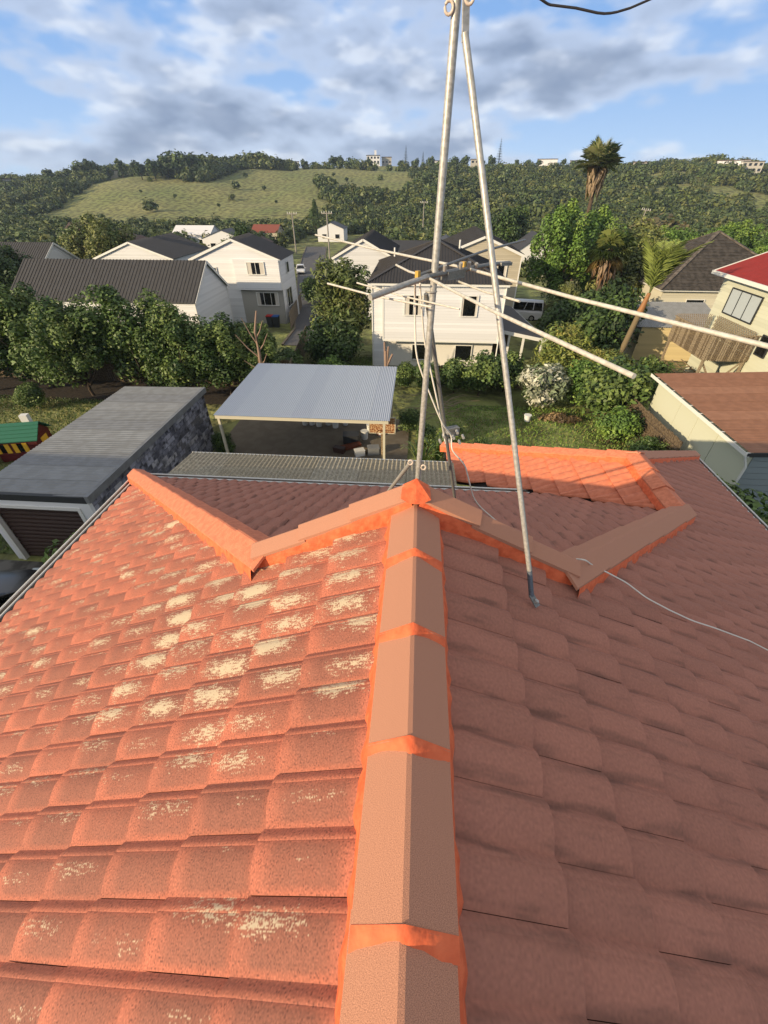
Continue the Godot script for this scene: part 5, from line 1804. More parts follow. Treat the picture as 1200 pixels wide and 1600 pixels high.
func strap_plant(at: Vector2, h: float, label: String):
	var t = thing("strap_leaf_plant", Vector3(at.x, ground_y(at.x, at.y), at.y), label, "plant")
	for k in 26:
		var q = Geo.new()
		var a = rng.randf() * TAU
		var d = Vector3(cos(a), 0, sin(a))
		var s = d.cross(Vector3.UP) * rng.randf_range(0.035, 0.06)
		var reach = rng.randf_range(0.25, 0.8) * h
		var top = rng.randf_range(0.7, 1.05) * h
		var p = []
		for j in 6:
			var u = j / 5.0
			var c = d * reach * u + Vector3.UP * (top * sin(u * 1.9) / sin(1.4) * 0.95)
			var w = s * (1.0 - pow(u, 3.0)) * 1.2
			p.append(c - w); p.append(c + w)
		q.grid(p, 6, 2)
		part("leaf", q, M.strap_leaf if k % 3 else M.strap_leaf_b, t)

func twig_heap(at: Vector2):
	var t = thing("brush_heap", Vector3(at.x, ground_y(at.x, at.y), at.y), "heap of dry pruned branches behind the mast", "brush heap")
	for k in 60:
		var q = Geo.new()
		var a = rng.randf_range(-0.5, 0.5) + (PI if rng.randf() < 0.3 else 0.0)
		var p = Vector3(rng.randf_range(-2.0, 1.2), rng.randf_range(0.1, 1.0), rng.randf_range(-0.7, 0.7))
		var l = rng.randf_range(0.6, 1.7)
		var e = p + Vector3(cos(a) * l, rng.randf_range(-0.15, 0.5), sin(a) * l * 0.5)
		q.tube([p, p.lerp(e, 0.5) + Vector3(0, 0.12, 0), e], rng.randf_range(0.008, 0.02), 4, 0.3)
		part("twig", q, M.dry_twig, t)

func leaf_heap(at: Vector2):
	var t = thing("leaf_heap", Vector3(at.x, ground_y(at.x, at.y), at.y), "low heap of brown dead leaves at the back of the lawn", "leaf heap")
	var m = foliage("deadheap", 1500, 18, Vector3(1.3, 0.35, 0.7), 0.11, [Color(0.16, 0.11, 0.05), Color(0.22, 0.15, 0.07), Color(0.10, 0.07, 0.035)], 91, 0.45)
	var o = part("leaves", m, M.leaf, t)
	o.set_meta("kind", "stuff")
	o.position = Vector3(0, 0.12, 0)

# ---- palms
func fan(q: Geo, base: Vector3, dir: Vector3, stalk: float, blade: float, n: int, r: RandomNumberGenerator, droop := 0.25):
	var f = dir.normalized()
	var side = f.cross(Vector3.UP).normalized()
	if side.length() < 0.1: side = Vector3.RIGHT
	var up = side.cross(f).normalized()
	var hub = base + f * stalk
	q.tube([base, hub], 0.03, 4, 0.6, false)
	for k in n:
		var a = lerpf(-1.9, 1.9, float(k) / (n - 1)) + r.randf_range(-0.05, 0.05)
		var d = (f * cos(a) + side * sin(a)).normalized()
		var l = blade * (0.75 + 0.25 * cos(a * 0.6)) * r.randf_range(0.9, 1.08)
		var w = d.cross(up).normalized() * blade * 0.03
		var m = hub + d * l * 0.55 + up * 0.03
		var e = hub + d * l - Vector3.UP * l * droop * r.randf_range(0.6, 1.4)
		q.quad(hub, m + w, e, m - w)

func palms():
	var r = RandomNumberGenerator.new()
	r.seed = 9
	# tall fan palm on the skyline with a shaggy skirt of dead fronds
	var t = thing("fan_palm", Vector3(26.8, ground_y(0, -85.9), -85.9), "tall fan palm rising above the skyline with a shaggy skirt of dead fronds", "palm")
	var top = RIDGE + 3.9 - t.position.y
	var q = Geo.new()
	q.tube([Vector3(0, -0.3, 0), Vector3(0.15, top * 0.5, 0), Vector3(0, top, 0)], 0.42, 10, 0.6)
	part("trunk", q, M.palm_bark, t)
	for k in 64:
		var g = Geo.new()
		g.colored = true
		g.tint = [Color(0.14, 0.19, 0.07), Color(0.19, 0.23, 0.09), Color(0.25, 0.26, 0.12)][r.randi() % 3]
		var a = r.randf() * TAU
		var e = r.randf_range(-0.35, 1.35)
		fan(g, Vector3(0, top - 0.2, 0), Vector3(cos(a) * cos(e), sin(e), sin(a) * cos(e)), r.randf_range(1.0, 1.9), r.randf_range(1.6, 2.2), 21, r, 0.16)
		part("frond", g, M.leaf, t)
	for k in 120:
		var g = Geo.new()
		g.colored = true
		g.tint = [Color(0.38, 0.29, 0.19), Color(0.48, 0.38, 0.26), Color(0.27, 0.20, 0.13)][r.randi() % 3]
		var a = r.randf() * TAU
		var y = top - r.randf_range(0.2, 3.0)
		var rad = 1.65 - (top - y) * 0.2
		var b = Vector3(cos(a) * 0.35, y, sin(a) * 0.35)
		var m = Vector3(cos(a) * rad, y - 0.5, sin(a) * rad)
		var e = Vector3(cos(a + r.randf_range(-0.2, 0.2)) * rad * 0.85, y - r.randf_range(1.4, 2.2), sin(a) * rad * 0.85)
		var w = Vector3(-sin(a), 0, cos(a)) * r.randf_range(0.12, 0.3)
		g.quad(b, m + w, e, m - w)
		part("dead_frond", g, M.leaf, t)
	# shorter fan palm among the trees
	var s = thing("fan_palm", Vector3(16.6, ground_y(0, -44.5), -44.5), "short shaggy fan palm with rusty dead fronds among the trees", "palm")
	var st = RIDGE - 3.3 - s.position.y
	var sq = Geo.new()
	sq.tube([Vector3(0, -0.3, 0), Vector3(0, st, 0)], 0.28, 9, 0.8)
	part("trunk", sq, M.palm_bark, s)
	for k in 40:
		var g = Geo.new()
		g.colored = true
		var e = r.randf_range(-0.9, 1.3)
		g.tint = [Color(0.12, 0.17, 0.045), Color(0.17, 0.20, 0.055), Color(0.09, 0.14, 0.035)][r.randi() % 3]
		if e < -0.45: g.tint = [Color(0.34, 0.20, 0.07), Color(0.28, 0.20, 0.07)][r.randi() % 2]
		var a = r.randf() * TAU
		fan(g, Vector3(0, st - 0.1, 0), Vector3(cos(a) * cos(e), sin(e), sin(a) * cos(e)), r.randf_range(0.7, 1.3), r.randf_range(0.9, 1.3), 17, r, 0.3)
		part("frond", g, M.leaf, s)
	for k in 50:
		var g = Geo.new()
		g.colored = true
		g.tint = [Color(0.30, 0.20, 0.11), Color(0.36, 0.27, 0.19), Color(0.24, 0.14, 0.07)][r.randi() % 3]
		var a = r.randf() * TAU
		var y = st - r.randf_range(0.5, 1.7)
		var w = Vector3(-sin(a), 0, cos(a)) * r.randf_range(0.06, 0.14)
		var m = Vector3(cos(a) * 1.0, y - 0.5, sin(a) * 1.0)
		g.quad(Vector3(cos(a) * 0.3, y, sin(a) * 0.3), m + w, m + Vector3(0, -r.randf_range(0.5, 1.0), 0), m - w)
		part("dead_frond", g, M.leaf, s)
	# feathery palm with upright fronds and a swollen green shaft
	var n = thing("feather_palm", Vector3(12.5, ground_y(0, -27.0), -27.0), "feathery palm with upright fronds leaning above the corrugated shed", "palm")
	var nt = RIDGE - 5.3 - n.position.y
	var nq = Geo.new()
	nq.tube([Vector3(-0.1, -0.3, 0), Vector3(-0.05, nt * 0.6, 0), Vector3(0.15, nt, 0)], 0.15, 10, 0.85)
	part("trunk", nq, M.ringed_bark, n)
	var cs = Geo.new()
	cs.tube([Vector3(0.14, nt, 0), Vector3(0.2, nt + 0.35, 0), Vector3(0.3, nt + 1.0, 0)], 0.19, 10, 0.45)
	part("crownshaft", cs, M.crownshaft, n)
	n.scale = Vector3.ONE * 1.15
	for k in 11:
		var a = TAU * k / 11.0 + r.randf_range(-0.2, 0.2)
		var out = Vector3(cos(a) * 1.25 + 0.35, 0, sin(a) * 0.8)
		var base = Vector3(0.3, nt + 0.95, 0)
		var h = r.randf_range(2.5, 3.3)
		var g = Geo.new()
		g.colored = true
		g.tint = Color(0.10, 0.12, 0.03)
		var pts = []
		for j in 9:
			var u = j / 8.0
			pts.append(base + out * (u * u * 0.9 + u * 0.35) * (1.0 if k % 2 else 0.6) + Vector3.UP * h * (u - 0.28 * u * u))
		g.tube(pts, 0.028, 5, 0.3, false)
		var fr = part("frond", g, M.leaf, n)
		var lf = Geo.new()
		lf.colored = true
		for j in range(4, 40):
			var u = j / 40.0
			var i0 = int(u * 8.0)
			var c: Vector3 = pts[i0].lerp(pts[mini(i0 + 1, 8)], u * 8.0 - i0)
			var f: Vector3 = (pts[mini(i0 + 1, 8)] - pts[i0]).normalized()
			var sd = f.cross(out.normalized()).normalized()
			for sg in [-1.0, 1.0]:
				var d: Vector3 = (sd * sg * 0.75 + f * 0.7 + Vector3(r.randfn(), r.randfn(), r.randfn()) * 0.06).normalized()
				var l = 0.85 * sin(PI * clampf(u * 0.9 + 0.12, 0.0, 1.0)) + 0.1
				var w = f.cross(d).cross(d).normalized() * 0.02
				lf.tint = Color(0.20, 0.25, 0.06) * r.randf_range(0.6, 1.35)
				lf.quad(c, c + d * l * 0.5 + w, c + d * l - Vector3.UP * 0.12 * l, c + d * l * 0.5 - w)
		part("leaflets", lf, M.leaf, fr).set_meta("kind", "stuff")

# ---------------------------------------------------------------- hills, woods and skyline
func in_pasture(p: Vector2) -> bool:
	for poly in PASTURE:
		if Geometry2D.is_point_in_polygon(p, poly): return true
	return false

func wood(called: String, label: String, xf: Array, cols: Array, key: String, material: Material):
	var mm = MultiMesh.new()
	mm.transform_format = MultiMesh.TRANSFORM_3D
	mm.use_colors = true
	mm.mesh = crowns[key]
	mm.instance_count = xf.size()
	for k in xf.size():
		mm.set_instance_transform(k, xf[k])
		mm.set_instance_color(k, cols[k])
	var o = MultiMeshInstance3D.new()
	o.name = numbered(called)
	o.multimesh = mm
	o.material_override = material
	add_child(o)
	tag(o, label, "trees", "", "stuff")

func build_far_hills():
	var base = [Color(0.068, 0.098, 0.030), Color(0.092, 0.122, 0.036), Color(0.118, 0.142, 0.044)]
	for k in 3: foliage("wood%d" % k, 300, 13, Vector3(1, 1, 1), 0.25, base, 900 + k, 0.5)
	var r = RandomNumberGenerator.new()
	r.seed = 4
	var patch = noise(0.02, 3, 81)
	var species = [Color(1, 1, 1), Color(0.7, 0.78, 0.72), Color(1.15, 1.1, 0.8), Color(0.85, 0.95, 0.9), Color(1.2, 1.05, 0.9), Color(0.6, 0.68, 0.6)]
	var xf = [[], [], []]
	var cols = [[], [], []]
	var clear = [Rect2(-36, -120, 10, 60)]
	var tries = 15000
	for k in tries:
		var az = deg_to_rad(r.randf_range(-43.0, 35.0) - 4.3 + 4.0)
		var d = 70.0 + 420.0 * pow(r.randf(), 0.8)
		var p = Vector2(sin(az) * d, -cos(az) * d)
		if in_pasture(p): 
			if r.randf() > 0.006: continue
		var dz = -p.y
		var size = 0.0
		var v = patch.get_noise_2d(p.x, p.y)
		if dz > 400.0:
			continue
		if dz > 215.0:
			# hillside scrub; bare strips between the patches
			if v < -0.12 and dz > 235.0 and p.x > -60.0 and r.randf() < 0.85: continue
			size = r.randf_range(1.5, 4.0) * (1.0 + 0.6 * v)
			if p.x < -90.0 and p.x > -185.0 and dz > 318.0: size *= 1.55
		else:
			# valley gardens: keep the houses and the road open
			if dz < 90.0 and (absf(p.x + 15.0) < 34.0 or p.x > 10.0): continue
			if dz < 180.0 and p.x > -40.0 and p.x < -12.0: continue
			if dz < 128.0 and p.x > -14.0 and p.x < 15.0: continue
			if dz < 165.0 and p.x < -42.0 and p.x > -90.0 and r.randf() < 0.72: continue
			size = r.randf_range(1.5, 3.2)
			if dz < 120.0: size *= 0.9
		var kk = r.randi() % 3
		var y = ground_y(p.x, p.y)
		var b = Basis(Vector3.UP, r.randf() * TAU).scaled(Vector3(size * r.randf_range(0.9, 1.25), size * r.randf_range(0.75, 1.15), size * r.randf_range(0.9, 1.25)))
		xf[kk].append(Transform3D(b, Vector3(p.x, y + size * 0.55, p.y)))
		cols[kk].append(species[r.randi() % species.size()])
	for k in 3:
		wood("hillside_wood", "dense mixed scrub and trees covering the valley and hillsides", xf[k], cols[k], "wood%d" % k, M.leaf)
	skyline()

func skyline():
	var r = RandomNumberGenerator.new()
	r.seed = 12
	# single trees on the crest: azimuth, distance, height, width
	var list = [[-39.5, 395, 6, 1.4], [-38.0, 400, 7, 1.5], [-36.3, 400, 9, 1.2], [-34.8, 400, 8, 1.0], [-33.6, 395, 11, 1.3], [-32.7, 400, 11, 1.1], [-31.4, 390, 8, 1.0], [-30.2, 380, 10, 0.9],
		[-28.6, 355, 9, 1.2], [-27.4, 350, 10, 1.2], [-26.2, 352, 12, 1.3], [-25.2, 350, 13, 1.2], [-24.2, 350, 13, 1.0], [-23.4, 355, 12, 0.9],
		[-20.4, 400, 9, 0.8], [-19.3, 400, 7, 1.0], [-17.5, 400, 9, 1.6], [-16.8, 405, 9, 1.2], [-15.2, 400, 7, 1.3], [-12.6, 410, 7, 1.1], [-11.5, 410, 6, 1.5], [-9.5, 410, 8, 1.4], [-8.9, 410, 8, 1.0], [-7.6, 410, 6, 1.2], [-6.6, 410, 5, 0.9],
		[-2.4, 410, 7, 1.0], [-1.0, 412, 8, 1.0], [0.6, 412, 9, 0.9], [1.6, 410, 7, 1.1], [3.2, 410, 8, 1.3], [4.2, 410, 8, 1.2], [5.9, 412, 7, 1.0], [6.9, 412, 8, 1.0], [9.4, 415, 6, 1.0], [10.5, 415, 6, 1.2], [11.6, 415, 5, 1.4], [14.0, 415, 5, 1.0], [16.4, 415, 7, 0.8], [18.2, 415, 5, 1.4], [20.8, 400, 6, 1.0], [22.6, 395, 6, 1.4], [24.4, 390, 7, 1.2], [26.5, 380, 6, 1.2], [28.0, 378, 5, 1.6]]
	for e in list:
		var a = deg_to_rad(e[0])
		tree("crest_tree", "dark round tree standing on the skyline of the hills", Vector2(sin(a) * e[1], -cos(a) * e[1]), e[2], K.far, "single trees along the crest", e[3])
	for e in [[-2.0, 412, 15.0], [7.6, 415, 17.0], [-0.2, 440, 10.0]]:
		var a = deg_to_rad(e[0])
		pine(Vector2(sin(a) * e[1], -cos(a) * e[1]), e[2])
	# shrubs scattered on the pasture
	for e in [[-128, -262, 2.2], [-100, -248, 1.8], [-92, -300, 2.6], [-150, -270, 1.6], [-75, -262, 1.7], [-112, -330, 3.0], [-60, -352, 2.4], [-48, -330, 2.8]]:
		tree("pasture_shrub", "lone dark shrub on the open pasture", Vector2(e[0], e[1]), e[2], K.far, "shrubs dotted over the pasture", 1.3)
	# buildings along the crest
	var blocks = [
		[-5.4, 440, 16, 8.5, 8, "white_boards_b", "large pale flat-roofed block on the crest", 4],
		[-4.0, 445, 12, 7.0, 8, "stucco", "grey wing beside the pale block on the crest", 3],
		[-19.0, 425, 12, 5.5, 8, "white_boards_b", "white house among trees on the crest", 2],
		[-17.0, 430, 10, 6.5, 8, "stucco", "grey-topped white house on the crest above the pasture", 2],
		[-13.5, 430, 8, 4.0, 7, "white_boards_b", "small white house on the crest", 2],
		[-22.2, 420, 9, 4.5, 7, "white_boards_b", "white house at the edge of the crest trees", 2],
		[-38.5, 430, 30, 4.0, 9, "stucco", "long low pale building at the far left of the crest", 5],
		[-31.0, 405, 10, 3.5, 7, "beige_boards", "beige roofed house half hidden by the left crest trees", 2],
		[1.3, 430, 9, 5.0, 7, "white_boards_b", "white house right of the round crest trees", 2],
		[5.2, 432, 10, 4.5, 7, "stucco", "grey house on the crest behind the mast", 2],
		[12.4, 430, 22, 3.6, 8, "white_boards_b", "long white house on the crest", 4],
		[15.2, 428, 14, 3.6, 8, "stucco", "pale house on the crest left of the tall palm", 3],
		[21.0, 408, 14, 5.5, 8, "stucco", "grey house cluster on the crest right of the palm", 3],
		[22.6, 404, 10, 5.0, 8, "white_boards_b", "white house in the cluster right of the palm", 2],
		[28.4, 395, 26, 7.5, 9, "white_boards_b", "white apartment row at the right end of the crest", 6],
		[29.9, 392, 16, 8.5, 9, "stucco", "tall pale apartment block at the far right of the crest", 4]]
	for e in blocks:
		var a = deg_to_rad(e[0])
		var p = Vector2(sin(a) * e[1], -cos(a) * e[1])
		var t = thing("crest_building", Vector3(p.x, ground_y(p.x, p.y) + 1.0, p.y), e[6], "building", "", -a)
		var w: float = e[2] * 0.65
		var h: float = e[3] * 0.62
		var q = Geo.new()
		q.box(Vector3(-w * 0.5, -3.0, -e[4] * 0.5), Vector3(w * 0.5, h, e[4] * 0.5))
		part("wall", q, M[e[5]], t)
		var rq = Geo.new()
		rq.box(Vector3(-w * 0.5 - 0.3, h, -e[4] * 0.5 - 0.3), Vector3(w * 0.5 + 0.3, h + 0.4, e[4] * 0.5 + 0.3))
		part("roof", rq, M.slate_roof if h > 5.2 else M.brown_roof, t)
		var n: int = e[7]
		for k in n:
			for f in int(h / 2.6):
				var wq = Geo.new()
				var x = w * ((k + 0.5) / n - 0.5)
				wq.box(Vector3(x - w / n * 0.28, 0.8 + f * 2.6, e[4] * 0.5 - 0.02), Vector3(x + w / n * 0.28, 2.1 + f * 2.6, e[4] * 0.5 + 0.04))
				part("window", wq, M.glass, t)
		if e[0] == -5.4:
			var cq = Geo.new()
			cq.box(Vector3(1.0, h, -1.0), Vector3(2.6, h + 3.4, 1.0))
			part("lift_tower", cq, M.white_boards_b, t)
	# bare soil terrace and hedge line under the crest, then power poles and wires
	for e in [[61.6, -150.0, 9.5, 0.12, "leaning concrete power pole with a crossarm above the dark tiled roof"], [0.4, -175.0, 10.0, 0.0, "timber power pole with crossarms behind the white hipped house"], [-22.2, -118.0, 9.5, 0.0, "timber power pole at the end of the road"], [-33.0, -128.0, 9.0, 0.0, "timber power pole left of the far road"]]:
		var t = thing("power_pole", Vector3(e[0], ground_y(e[0], e[1]), e[1]), e[4], "power pole")
		t.rotation.z = -e[3]
		var q = Geo.new()
		q.tube([Vector3(0, -0.5, 0), Vector3(0, e[2], 0)], 0.2, 8, 0.65)
		part("pole", q, M.pole_grey, t)
		var c = Geo.new()
		c.box(Vector3(-1.3, e[2] - 0.5, -0.1), Vector3(1.3, e[2] - 0.32, 0.05))
		part("crossarm", c, M.pole_grey, t)
		for k in 5:
			var iq = Geo.new()
			iq.tube([Vector3(-1.15 + k * 0.57, e[2] - 0.32, 0), Vector3(-1.15 + k * 0.57, e[2] + 0.05, 0)], 0.09, 6, 0.6)
			part("insulator", iq, M.white_paint, t)
	for e in [[Vector3(-33.0, 3.1, -128.0), Vector3(-22.2, 3.8, -118.0)], [Vector3(-22.2, 3.8, -118.0), Vector3(0.4, 3.6, -175.0)], [Vector3(-33.0, 3.1, -128.0), Vector3(-90.0, 3.0, -135.0)]]:
		var q = Geo.new()
		var pts = []
		for k in 17:
			var u = k / 16.0
			pts.append(e[0].lerp(e[1], u) - Vector3.UP * 4.0 * u * (1.0 - u) * 1.1)
		q.tube(pts, 0.025, 4)
		tag(part("overhead_wire", q, M.wire_dark), "thin overhead power wire crossing the valley between poles", "wire", "overhead wires in the valley")

func pine(at: Vector2, h: float):
	var t = thing("pine_tree", Vector3(at.x, ground_y(at.x, at.y), at.y), "slender tiered pine spire on the skyline", "tree", "pine spires on the crest")
	var q = Geo.new()
	q.tube([Vector3(0, -0.5, 0), Vector3(0, h, 0)], 0.3, 6, 0.2)
	part("trunk", q, M.bark, t)
	var g = Geo.new()
	g.colored = true
	var r = RandomNumberGenerator.new()
	r.seed = int(h * 10)
	for k in 16:
		var y = h * (0.12 + 0.86 * k / 16.0)
		var rad = h * 0.19 * (1.0 - float(k) / 17.0) + 0.25
		for j in 9:
			var a = TAU * j / 9.0 + k
			var e = Vector3(cos(a) * rad, y - rad * 0.1 + r.randf_range(-0.1, 0.2), sin(a) * rad)
			var w = Vector3(-sin(a), 0, cos(a)) * rad * 0.22
			g.tint = Color(0.022, 0.040, 0.016) * r.randf_range(0.7, 1.5)
			g.quad(Vector3(0, y + 0.2, 0), e * 1.0 + w - Vector3(cos(a), 0, sin(a)) * rad * 0.4, e, e - w - Vector3(cos(a), 0, sin(a)) * rad * 0.4)
	part("crown", g, M.leaf, t)

# ---------------------------------------------------------------- vehicles, playhouse, aerial
# sections along the length: z, half-width, bottom, top; lofted into one body shell
func loft(q: Geo, sec: Array, round := 0.12):
	var cols = 13
	var pts = []
	for s in sec:
		for k in cols:
			var u = float(k) / (cols - 1)
			var a = PI * u
			var e = 0.35
			var cx = -signf(cos(a)) * pow(absf(cos(a)), e) if absf(cos(a)) > 0.001 else 0.0
			var sy = pow(sin(a), e)
			pts.append(Vector3(cx * s[1], lerpf(s[2], s[3], sy), s[0]))
	q.grid(pts, sec.size(), cols)
	# close the ends
	for e: int in [0, sec.size() - 1]:
		var c = Vector3(0, (sec[e][2] + sec[e][3]) * 0.5, sec[e][0])
		for k in cols - 1:
			var a: Vector3 = pts[e * cols + k]
			var b: Vector3 = pts[e * cols + k + 1]
			if e == 0: q.tri(c, a, b)
			else: q.tri(c, b, a)

func vehicle(called: String, label: String, at: Vector3, turn: float, paint: Material, van: bool, category: String):
	var t = thing(called, at, label, category, "", turn)
	# front towards -z
	var q = Geo.new()
	var l = 2.3 if van else 2.15
	var w = 0.86
	if van: loft(q, [[-l, 0.70, 0.35, 0.80], [-l + 0.12, 0.80, 0.25, 0.95], [-l + 0.9, w, 0.22, 1.12], [l - 0.2, w, 0.22, 1.15], [l, 0.82, 0.28, 1.1]])
	else: loft(q, [[-l, 0.62, 0.35, 0.62], [-l + 0.15, 0.76, 0.24, 0.74], [-l + 0.5, 0.83, 0.2, 0.82], [-0.9, w, 0.2, 0.93], [1.2, w, 0.2, 0.95], [l - 0.25, 0.83, 0.22, 0.93], [l - 0.05, 0.76, 0.3, 0.88], [l, 0.66, 0.38, 0.78]])
	part("body", q, paint, t)
	# cabin: glass below the roof
	var g = Geo.new()
	var rf = Geo.new()
	var b = 1.12 if van else 0.90
	var h = 1.92 if van else 1.45
	var zf0 = -1.55 if van else -1.0
	var zf1 = -0.95 if van else -0.25
	var zr1 = 2.15 if van else 1.15
	var zr0 = 2.26 if van else 1.95
	var wt = 0.74 if van else 0.60
	var lo = [Vector3(-w + 0.05, b, zf0), Vector3(w - 0.05, b, zf0), Vector3(w - 0.05, b, zr0), Vector3(-w + 0.05, b, zr0)]
	var hi = [Vector3(-wt, h - 0.08, zf1), Vector3(wt, h - 0.08, zf1), Vector3(wt, h - 0.08, zr1), Vector3(-wt, h - 0.08, zr1)]
	for k in 4:
		var j = (k + 1) % 4
		g.quad(lo[j], lo[k], hi[k], hi[j])
	part("windows", g, M.car_glass, t)
	var cols = 9
	var pts = []
	for r in 7:
		var z = lerpf(zf1 - 0.06, zr1 + 0.06, r / 6.0)
		for k in cols:
			var u = float(k) / (cols - 1) * 2.0 - 1.0
			var edge = 1.0 if r in [0, 6] else 0.0
			pts.append(Vector3(-u * (wt + 0.02), h - 0.085 + 0.085 * (1.0 - pow(absf(u), 3.0)) * (1.0 - 0.7 * edge), z))
	rf.grid(pts, 7, cols)
	part("roof", rf, paint, t)
	var pl = Geo.new()
	for s in [-1.0, 1.0]:
		for e in [[0, 0], [1, 1]]: pass
		pl.bar(Vector3(s * (w - 0.05), b, zf0), Vector3(s * wt, h - 0.07, zf1), 0.06, 0.06)
		pl.bar(Vector3(s * (w - 0.05), b, zr0), Vector3(s * wt, h - 0.07, zr1), 0.08, 0.08)
		var m = lerpf(zf0, zr0, 0.5)
		pl.bar(Vector3(s * (w - 0.045), b, m), Vector3(s * (wt + 0.005), h - 0.07, lerpf(zf1, zr1, 0.5)), 0.07, 0.05)
		if van: pl.bar(Vector3(s * (w - 0.045), b, m + 0.95), Vector3(s * (wt + 0.005), h - 0.07, m + 0.95), 0.07, 0.05)
	part("pillar", pl, paint, t)
	for s in [-1.0, 1.0]:
		var hl = Geo.new()
		hl.box(Vector3(s * 0.6 - 0.13, 0.56, -l + 0.02), Vector3(s * 0.6 + 0.13, 0.68, -l + 0.16))
		part("headlight", hl, M.pale_glass, t)
		var tl = Geo.new()
		tl.box(Vector3(s * 0.68 - 0.1, 0.62, l - 0.16), Vector3(s * 0.68 + 0.1, 0.8, l - 0.005))
		part("tail_light", tl, M.bin_red, t)
		var mq = Geo.new()
		mq.box(Vector3(s * (w + 0.1) - 0.09, b + 0.02, zf0 + 0.3), Vector3(s * (w + 0.1) + 0.09, b + 0.14, zf0 + 0.4))
		part("mirror", mq, paint, t)
		for z in [-1.35, 1.3]:
			var ty = Geo.new()
			ty.tube([Vector3(s * 0.66, 0.31, z), Vector3(s * 0.87, 0.31, z)], 0.31, 18)
			var wh = part("wheel", ty, M.rubber, t)
			var rm = Geo.new()
			rm.tube([Vector3(s * 0.80, 0.31, z), Vector3(s * 0.885, 0.31, z)], 0.19, 14)
			part("rim", rm, M.galv, wh)
	var bp = Geo.new()
	bp.box(Vector3(-0.72, 0.28, -l - 0.03), Vector3(0.72, 0.46, -l + 0.1))
	bp.box(Vector3(-0.72, 0.28, l - 0.1), Vector3(0.72, 0.46, l + 0.03))
	part("bumper", bp, M.steel_dark, t)
	return t

